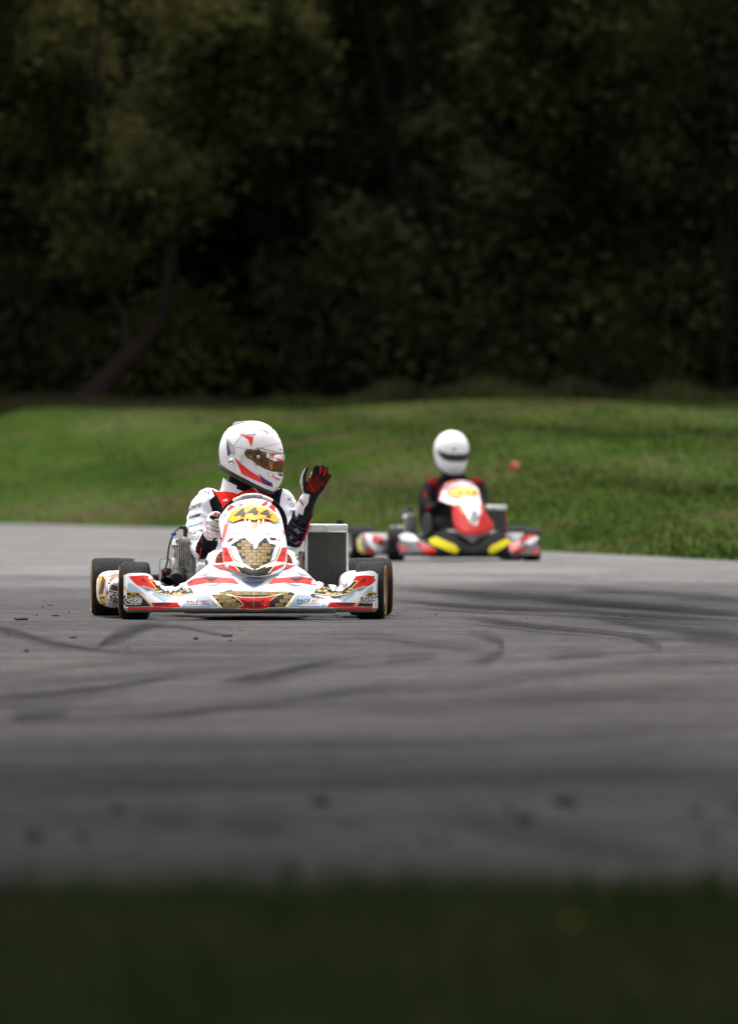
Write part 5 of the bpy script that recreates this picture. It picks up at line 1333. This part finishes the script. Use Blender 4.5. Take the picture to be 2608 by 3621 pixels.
gd('bright_pad', [L8((740, 230), (770, 190), (802, 215), (795, 280), (760, 365), (725, 360)), L8((840, 290), (870, 240), (908, 265), (890, 320), (840, 430), (818, 420)), L8((460, 530), (480, 540), (520, 630), (560, 680), (615, 770), (590, 785), (540, 710), (500, 640))], M['gloveR2'], .0028)
gd('cuff_emblem', [q for q in stroke(L8((250, 920), (270, 1010), (325, 1000), (285, 960), (250, 920)), 1.6) + stroke(L8((260, 1010), (310, 1060), (355, 1115), (320, 1030)), 2)], M['printk'], .003)
# glove gripping the steering wheel
bm = bmesh.new()
def ch7(pts, seg=10): bones(bm, F1, [(*C7(x, y), d, r_) for x, y, d, r_ in pts], seg, 3)
for i, (yy, r_) in enumerate(((770, .0145), (895, .0145), (1010, .0135), (1085, .010))):
    ch7([(800, yy - 20, .43, r_), (650, yy - 20, .415, r_), (628 + i * 8, yy, .385, r_), (690, yy + 12, .352, r_), (810, yy + 18, .342, r_), (890, yy + 12, .36, r_ * .9)])
ch7([(700, 960, .43, .028), (690, 820, .42, .030), (700, 700, .41, .026)])
ch7([(690, 700, .40, .018), (700, 650, .37, .0165), (780, 620, .352, .015), (870, 640, .352, .012)])
ch7([(700, 960, .43, .028), (650, 1050, .445, .034), (720, 1090, .455, .032)])
gme2 = remesh(bm, .0042, 2)
GL2 = link('glove', gme2, [M['gloveW']], D1)
gv2 = BVHTree.FromPolygons([v.co.copy() for v in gme2.vertices], [list(p.vertices) for p in gme2.polygons])
def g2(name, polys, m, off=.0015, step=6): return decal(name, polys, gv2, F1, m, GL2, off, step)
L7 = lambda *p: pl(C7, *p)
g2('black_patch', [L7((640, 690), (660, 655), (700, 645), (840, 700), (850, 790), (790, 790), (700, 745), (645, 720))], M['gloveK'])
g2('red_patch', [L7((730, 590), (780, 572), (860, 600), (860, 690), (780, 650), (740, 640))], M['brightred'])
g2('white_star', stroke(L7((790, 640), (805, 595), (825, 650), (780, 615), (835, 615), (790, 640)), 1.2), M['suitw'], .003)
g2('finger_gap', stroke(L7((635, 850), (700, 885), (840, 912)), 2.2) + stroke(L7((655, 955), (710, 985), (860, 1010)), 2.2), M['gloveK'], .002)
g2('red_stitch', stroke(L7((710, 860), (740, 845), (845, 852)), 1.4) + stroke(L7((752, 905), (738, 972)), 1.2) + stroke(L7((790, 905), (775, 980)), 1.2) + stroke(L7((790, 1010), (775, 1080)), 1.2) + stroke(L7((825, 1015), (800, 1085)), 1.2) + stroke(L7((575, 730), (565, 870), (590, 1010), (625, 1060)), 1.8), M['brightred'], .002)
# boots, soles towards the camera
for s, px, py in ((-1, 790, 1996), (1, 1006, 2002)):
    bm = bmesh.new(); rings = []; c = F1.P(px, py, -.02)
    for dy, k in ((0, .92), (.006, 1.0), (.018, 1.0), (.05, .85), (.10, .62)):
        rg = []
        for i in range(24):
            a = 2 * math.pi * i / 24; x = math.cos(a) * .040 * (1 + .12 * math.sin(a)); z = math.sin(a) * (.068 if math.sin(a) > 0 else .17)
            rg.append(bm.verts.new(c + V3((x * k, dy - .10 * z / .17 * (1 if z < 0 else 0) * 0 + .18 * max(0, z) * k, z * k))))
        rings.append(rg)
    for a, b in zip(rings, rings[1:]):
        for i in range(24):
            f = bm.faces.new((a[i], a[(i + 1) % 24], b[(i + 1) % 24], b[i])); f.material_index = 1
    bm.faces.new(rings[0][::-1]); f = bm.faces.new(rings[-1]); f.material_index = 1
    BT = obj('boot', bm, [M['boot'], M['gloveW']], D1)
    tv = bvh_of(BT)
    if s < 0: decal('sole_emblem', stroke(pl(C7, (765, 1590), (770, 1560), (820, 1530), (870, 1480), (880, 1510), (915, 1490)), 1.4) + stroke(pl(C7, (770, 1595), (820, 1575), (850, 1560), (900, 1565)), 1.4), tv, F1, M['cream'], BT, .002, None)
    else: decal('sole_emblem', stroke(pl(C4, (1205, 955), (1230, 952), (1255, 970)), 1.2), tv, F1, M['cream'], BT, .002, None)

# ------------------------------------------------------------------ far kart and driver
K2 = empty('racing_kart', F2.O, F2.yaw)
tag(K2, 'red and black racing kart with yellow bumper strips, farther back', 'kart', 'karts on the track')
running_gear(K2, R(-12), None); engine(K2); radiator(K2, M['redplastic']); steering(K2, M['suitk'])
t6 = [(418, 925), (440, 885), (480, 868), (530, 864), (570, 880), (610, 915), (645, 935), (690, 908), (740, 866), (800, 842), (870, 838), (940, 858), (1010, 885), (1080, 860), (1150, 842), (1210, 852), (1260, 888), (1298, 925), (1325, 938), (1360, 910), (1390, 886), (1440, 880), (1510, 884), (1545, 930)]
top2 = [(C6(x, 0)[0], C6(0, y)[1]) for x, y in t6]
B2 = bumper('front_bumper', F2, K2, top2, C6(436, 0)[0], C6(1530, 0)[0], C6(0, 1046)[1], C6(0, 1034)[1], [M['far_black'], M['far_black']], 110)
b2 = bvh_of(B2); L6 = lambda *p: pl(C6, *p)
def d2(name, shapes, m, off, step=10, host=None, parent=None): return decal(name, shapes, host or b2, F2, m, parent or B2, off, step)
d2('end_panel', [L6((414, 990), (418, 930), (442, 892), (480, 874), (530, 870), (568, 886), (606, 920), (640, 944), (680, 965), (735, 1000), (728, 1040), (500, 1042), (425, 1035)), L6((1285, 985), (1300, 934), (1325, 944), (1362, 916), (1392, 892), (1440, 886), (1506, 890), (1540, 935), (1543, 1030), (1300, 1042))], M['far_grey'], .002)
d2('grey_shard', [L6((800, 852), (870, 846), (940, 868), (1010, 920), (1080, 872), (1150, 850), (1190, 860), (1090, 900), (1010, 950), (930, 900), (860, 866))], M['far_grey'], .004)
d2('yellow_strip', [L6((700, 895), (730, 900), (880, 965), (908, 1000), (890, 1028), (860, 1025), (690, 955), (678, 925)), L6((1295, 905), (1270, 912), (1150, 970), (1125, 1000), (1140, 1032), (1170, 1028), (1295, 950))], M['far_yellow'], .004)
d2('red_shard', [L6((570, 935), (620, 950), (725, 985), (740, 1040), (690, 1040), (620, 1010)), L6((1300, 1030), (1400, 975), (1440, 955), (1420, 990), (1330, 1048), (1300, 1048)), L6((1370, 915), (1400, 890), (1440, 884), (1400, 935), (1372, 950))], M['far_red'], .003)
d2('pink_shard', [L6((420, 920), (450, 940), (520, 990), (500, 1020), (430, 985)), L6((1285, 965), (1340, 940), (1370, 950), (1360, 990), (1300, 1010)), L6((1450, 1030), (1535, 945), (1545, 990), (1500, 1040)), L6((1400, 890), (1500, 886), (1440, 930))], M['pink'], .003)
d2('white_shard', [L6((450, 890), (500, 870), (560, 885), (600, 930), (530, 935), (470, 925)), L6((1400, 945), (1480, 900), (1530, 900), (1450, 960))], M['white'], .0036)
n6 = L6((765, 560), (800, 500), (850, 475), (920, 468), (1000, 480), (1050, 530), (1068, 600), (1085, 650), (1105, 700), (1140, 760), (1170, 800), (1165, 840), (1110, 872), (1010, 886), (930, 872), (880, 830), (860, 760), (858, 680), (850, 655), (800, 645), (755, 620))
N2 = nose('front_fairing', F2, K2, n6, C6(0, 888)[1], C6(0, 468)[1], C6(985, 0)[0], 70, -.34, .20, .12, M['far_red'])
n2 = bvh_of(N2)
def e2(name, shapes, m, off): return d2(name, shapes, m, off, 8, n2, N2)
e2('white_panel', [L6((850, 655), (760, 620), (780, 560), (810, 500), (920, 472), (1000, 485), (1050, 540), (1065, 620), (1080, 680), (1060, 740), (1045, 805), (1025, 815), (990, 790), (960, 720), (930, 680), (900, 660))], M['white'], .002)
e2('grey_panel', [L6((790, 540), (815, 500), (920, 474), (1000, 486), (1040, 530), (990, 505), (920, 495), (850, 510), (810, 560))], M['far_grey'], .003)
e2('pink_panel', [L6((810, 575), (850, 520), (920, 505), (1000, 515), (1050, 560), (1040, 600), (960, 600), (900, 620), (840, 600)), L6((880, 640), (930, 660), (960, 720), (940, 730), (910, 690)), L6((1060, 660), (1080, 650), (1090, 700), (1070, 740))], M['pink'], .003)
e2('number_plate', [L6((835, 575), (860, 545), (930, 530), (1010, 535), (1050, 555), (1050, 580), (980, 590), (930, 598), (880, 590))], M['printy'], .005)
e2('number', [text('444', C6(885, 555), C6(1040, 548), C6(1040, 578), C6(885, 585), .03)], M['numgrey'], .008)
e2('grey_point', [L6((1000, 700), (1040, 700), (1060, 760), (1025, 812), (985, 780))], M['far_grey'], .0035)
PQ = sidepod(K2, -1, M['far_grey']); PQ2 = sidepod(K2, 1, M['far_grey']); pq = bvh_of(PQ)
d2('red_panel', [L6((165, 870), (230, 880), (330, 905), (330, 965), (250, 940), (190, 915)), L6((190, 960), (260, 1000), (300, 1050), (220, 1050))], M['far_red'], .002, 8, pq, PQ)
d2('yellow_panel', [L6((135, 870), (165, 875), (160, 930), (180, 1000), (195, 1050), (150, 1045), (140, 940))], M['printy'], .003, 8, pq, PQ)
d2('white_panel', [L6((200, 880), (250, 890), (250, 940), (330, 985), (330, 1040), (270, 1010), (215, 940))], M['white'], .003, 8, pq, PQ)
bm = bmesh.new(); q = F2.P(*C6(660, 800), .45); lathe(bm, [(.085, -.003), (.087, 0), (.085, .003)], Matrix.Translation(q) @ Matrix.Rotation(R(18), 4, 'Z'), 26); obj('sprocket_guard', bm, M['steel'], K2)
SEAT2 = V3((-.03, .70, .06))
D2 = empty('person', F2.O + F2.M @ SEAT2, F2.yaw); SHIFT[D2.name] = -SEAT2
tag(D2, 'driver in black suit with red shoulders and plain white helmet, farther back', 'person', 'kart drivers')
bm = bmesh.new(); c6 = lambda x, y: C6(x, y)
T6 = lambda x, y, *r_: (*C6(x, y), *r_)
torso(bm, F2, [T6(870, 880, .70, .16, .12), T6(865, 760, .75, .17, .12), T6(865, 600, .80, .18, .12), T6(868, 520, .83, .185, .11), T6(870, 470, .845, .165, .095), T6(868, 445, .855, .12, .08), T6(866, 415, .855, .075, .07), T6(864, 370, .85, .06, .06)])
bones(bm, F2, [T6(705, 505, .84, .066), T6(665, 560, .80, .058), T6(648, 630, .72, .054), T6(690, 690, .60, .050), T6(750, 665, .48, .040), T6(780, 640, .40, .032)])
bones(bm, F2, [T6(1040, 505, .84, .066), T6(1075, 560, .80, .058), T6(1080, 640, .72, .054), T6(1060, 680, .58, .048), T6(1035, 650, .46, .038), T6(1030, 640, .40, .032)])
for s in (-1, 1):
    bones(bm, F2, [T6(870 + s * 60, 880, .66, .09), T6(900 + s * 100, 840, .5, .08), T6(950 + s * 150 - 20, 790, .36, .062), T6(970 + s * 130, 860, .2, .05), T6(985 + s * 90, 940, .06, .04)])
s2 = remesh(bm, .012, 5)
S2 = link('suit', s2, [M['suitk']], D2)
q2 = BVHTree.FromPolygons([v.co.copy() for v in s2.vertices], [list(p.vertices) for p in s2.polygons])
decal('shoulder_panel', [L6((655, 460), (690, 440), (735, 450), (742, 500), (710, 515), (665, 485)), L6((1010, 440), (1050, 440), (1082, 465), (1070, 490), (1035, 498), (1005, 470))], q2, F2, M['far_suit_red'], S2, .003, 6)
decal('arm_panel', [L6((745, 540), (770, 520), (780, 545), (750, 560)), L6((650, 670), (690, 665), (690, 690), (660, 695)), L6((690, 790), (720, 785), (715, 835), (690, 840)), L6((640, 560), (655, 550), (660, 600), (645, 610))], q2, F2, M['far_suit_red'], S2, .003, 6)
for xy, dx in (((782, 640), -1), ((1030, 640), 1)):
    bm = bmesh.new(); hx, hy = xy
    for i in range(4):
        yy = hy - 22 + i * 17
        bones(bm, F2, [T6(hx - dx * -14, yy, .43, .014), T6(hx + dx * 24, yy, .40, .014), T6(hx + dx * 22, yy + 3, .36, .014), T6(hx - dx * 8, yy + 5, .345, .013), T6(hx - dx * 30, yy + 4, .36, .011)], 8, 2)
    bones(bm, F2, [T6(hx + dx * 12, hy + 20, .43, .028), T6(hx + dx * 12, hy - 20, .41, .026), T6(hx - dx * 10, hy - 36, .37, .015), T6(hx - dx * 28, hy - 30, .36, .012)], 8, 2)
    link('glove', remesh(bm, .006, 2), M['suitk'], D2)
bm = bmesh.new(); bones(bm, F2, [T6(868, 470, .84, .085), T6(866, 430, .84, .082), T6(862, 370, .84, .075)]); obj('neck_cloth', bm, M['suitk'], D2)
HM2 = dict(shell=M['white'], visor=M['trim'], vang=70, vtop=[(0, -.016), (.4, -.012), (.8, .008), (1, .014)], vbot=[(0, -.080), (.4, -.076), (.8, -.048), (1, -.002)])
HF, VF, _ = helmet(F2, D2, F2.P(*C6(850, 255), .80), (.10, -1, -.0), .136, kH * 1.02, HM2, ((-280 * kH, -110 * kH), (210 * kH, -372 * kH)))
decal('helmet_mark', [L6((855, 225), (875, 222), (888, 245), (862, 248))], bvh_of(HF), F2, M['pink'], HF, .002, 6)
for s, x in ((-1, 900), (1, 1060)):
    bm = bmesh.new(); c = F2.P(*C6(x, 900), -.02); ball(bm, c + V3((0, .03, -.03)), (.04, .05, .12)); obj('boot', bm, M['suitk'], D2)

# ------------------------------------------------------------------ small things
def crumb_mesh(seed, fx, fy, fz):
    bm = bmesh.new(); bmesh.ops.create_icosphere(bm, subdivisions=2, radius=.5)
    for v in bm.verts:
        v.co *= 1 + .5 * mnoise.noise(v.co * 3 + V3((seed * 7.3, 0, 0))); v.co.x *= fx; v.co.y *= fy; v.co.z *= fz
    me = bpy.data.meshes.new('rubber_crumb'); bm.to_mesh(me); bm.free(); me.materials.append(M['rubber_side']); return me
CR = [crumb_mesh(1, 1, 1, .7), crumb_mesh(2, 1, .8, .6), crumb_mesh(3, 1.3, .7, .32)]
CRUMBS = []
def crumb(C, x, y, wpx, kind, where):
    px, py = C(x, y); g = G(px, py); s = wpx * (C(1, 0)[0] - C(0, 0)[0]) / FPX * g.y
    o = bpy.data.objects.new('rubber_crumb', CR[kind]); COL.objects.link(o)
    o.location = (g.x, g.y, s * (.25, .2, .1)[kind]); o.scale = (s, s, s); o.rotation_euler = (0, 0, random.uniform(-.5, .5))
    size = 'flat strip-like' if kind == 2 else 'large' if wpx > 20 else 'small' if wpx > 12 else 'tiny'
    side = ('far left', 'left side', 'left of middle', 'right of middle', 'right side', 'far right')[min(5, max(0, int(px / 2608 * 6)))]
    tag(o, '%s %s, %s' % (size, where, side), 'rubber crumb', 'rubber crumbs on the track'); CRUMBS.append((px, o))
A_ = 'rubber crumb near the front kart'
for x, y, w_, k in ((225, 53, 26, 2), (308, 81, 12, 0), (163, 96, 14, 1), (247, 99, 40, 2), (98, 117, 66, 2), (43, 181, 12, 0), (325, 196, 44, 2), (118, 257, 26, 0), (565, 242, 18, 1), (868, 203, 26, 0), (1005, 190, 60, 2), (1021, 210, 16, 0), (1063, 162, 11, 1), (1487, 98, 24, 2), (1525, 101, 13, 1), (803, 151, 9, 0), (105, 82, 8, 1), (190, 62, 10, 0)): crumb(C9, x, y, w_ * .78, k, A_)
for x, y, w_, k in ((503, 122, 13, 1), (296, 220, 10, 0), (124, 214, 9, 1), (1130, 228, 14, 1), (220, 234, 6, 0), (700, 236, 6, 0)): crumb(C10, x, y, w_, k, 'black rubber crumb right of the front kart')
for x, y, w_, k in ((75, 1862, 30, 0), (182, 1860, 24, 1), (262, 1797, 24, 1), (710, 1783, 28, 0), (765, 1832, 15, 0), (1160, 1822, 26, 0), (1125, 1803, 17, 0), (1245, 1784, 26, 0), (1268, 1788, 18, 1), (1540, 1803, 19, 0), (1575, 1865, 20, 0), (940, 1866, 18, 0), (985, 1864, 19, 1), (882, 1872, 13, 0), (650, 1936, 28, 1), (820, 1885, 14, 1), (1630, 1795, 18, 0), (110, 1872, 13, 1), (800, 1833, 12, 0), (1305, 1888, 14, 1)): crumb(CF, x, y, w_ * 1.3, k, 'blurred rubber crumb near the foreground verge')
for lb_ in {o['label'] for _, o in CRUMBS}:
    same = sorted([c for c in CRUMBS if c[1]['label'] == lb_], key=lambda c: c[0])
    if len(same) > 1:
        for i, (_, o) in enumerate(same): o['label'] = lb_ + ', %s of %d' % (('first', 'second', 'third', 'fourth', 'fifth', 'sixth')[i], len(same))
# dandelions and daisies in the near verge
def flower(x, y, hgt, colr, label, nm, rad):
    px, py = CF(x, y); d = (CAMZ - hgt) * FPX / (py - HY); X = (px - CX) / FPX * d
    root = empty(nm, (X, d, -.012)); tag(root, label, 'flower', 'flowers in the near verge')
    bm = bmesh.new(); tube(bm, [(0, 0, 0), (.004, 0, hgt * .6), (0, 0, hgt)], .0015, 5); obj('stem', bm, M['grassnear'], root)
    bm = bmesh.new()
    for k in range(14):
        a = k * .449; c = V3((math.cos(a), math.sin(a), .25)) * rad; b = V3((-math.sin(a), math.cos(a), 0)) * rad * .28; z = V3((0, 0, hgt))
        bm.faces.new([bm.verts.new(z), bm.verts.new(z + c * .7 + b), bm.verts.new(z + c), bm.verts.new(z + c * .7 - b)])
    obj('flower_head', bm, colr, root, smooth=False)
FY = mat('dandelion_petals', (.80, .42, .02), .6); FW = mat('daisy_petals', (.75, .75, .72), .6)
flower(1268, 2022, .08, FY, 'yellow dandelion blurred in the near verge', 'dandelion', .011)
flower(1328, 1998, .07, FW, 'pale daisy next to the dandelion in the near verge', 'daisy', .006)
flower(40, 1990, .06, FW, 'pale daisy at the left edge of the near verge', 'daisy', .006)
flower(1400, 2150, .07, FW, 'pale daisy low on the right of the near verge', 'daisy', .005)
# orange-red scrap of plastic lying on the bank
px, py = CF(1138, 1039); X, Yd = 0, 100.
for _ in range(40):
    X = (px - CX) / FPX * Yd; zz = CAMZ - (py - HY) / FPX * Yd; Yd += (zz - float(bank(X, Yd))) * 12
bm = bmesh.new(); n = 18; rings = []
for r_, h in ((.13, 0), (.125, .012), (.075, .022), (.07, .05), (.045, .13), (.03, .17), (.022, .172)):
    rings.append([bm.verts.new((r_ * math.cos(2 * math.pi * k / n), r_ * math.sin(2 * math.pi * k / n), h)) for k in range(n)])
for a, b in zip(rings, rings[1:]):
    for k in range(n): bm.faces.new((a[k], a[(k + 1) % n], b[(k + 1) % n], b[k]))
o = obj('marker_cone', bm, M['redplastic']); o.location = (X, Yd, float(bank(X, Yd)) + .02); o.rotation_euler = (R(20), R(-58), R(20)); o.scale = (.62, .62, .52)
tag(o, 'small orange red marker cone toppled in the grass bank', 'cone')
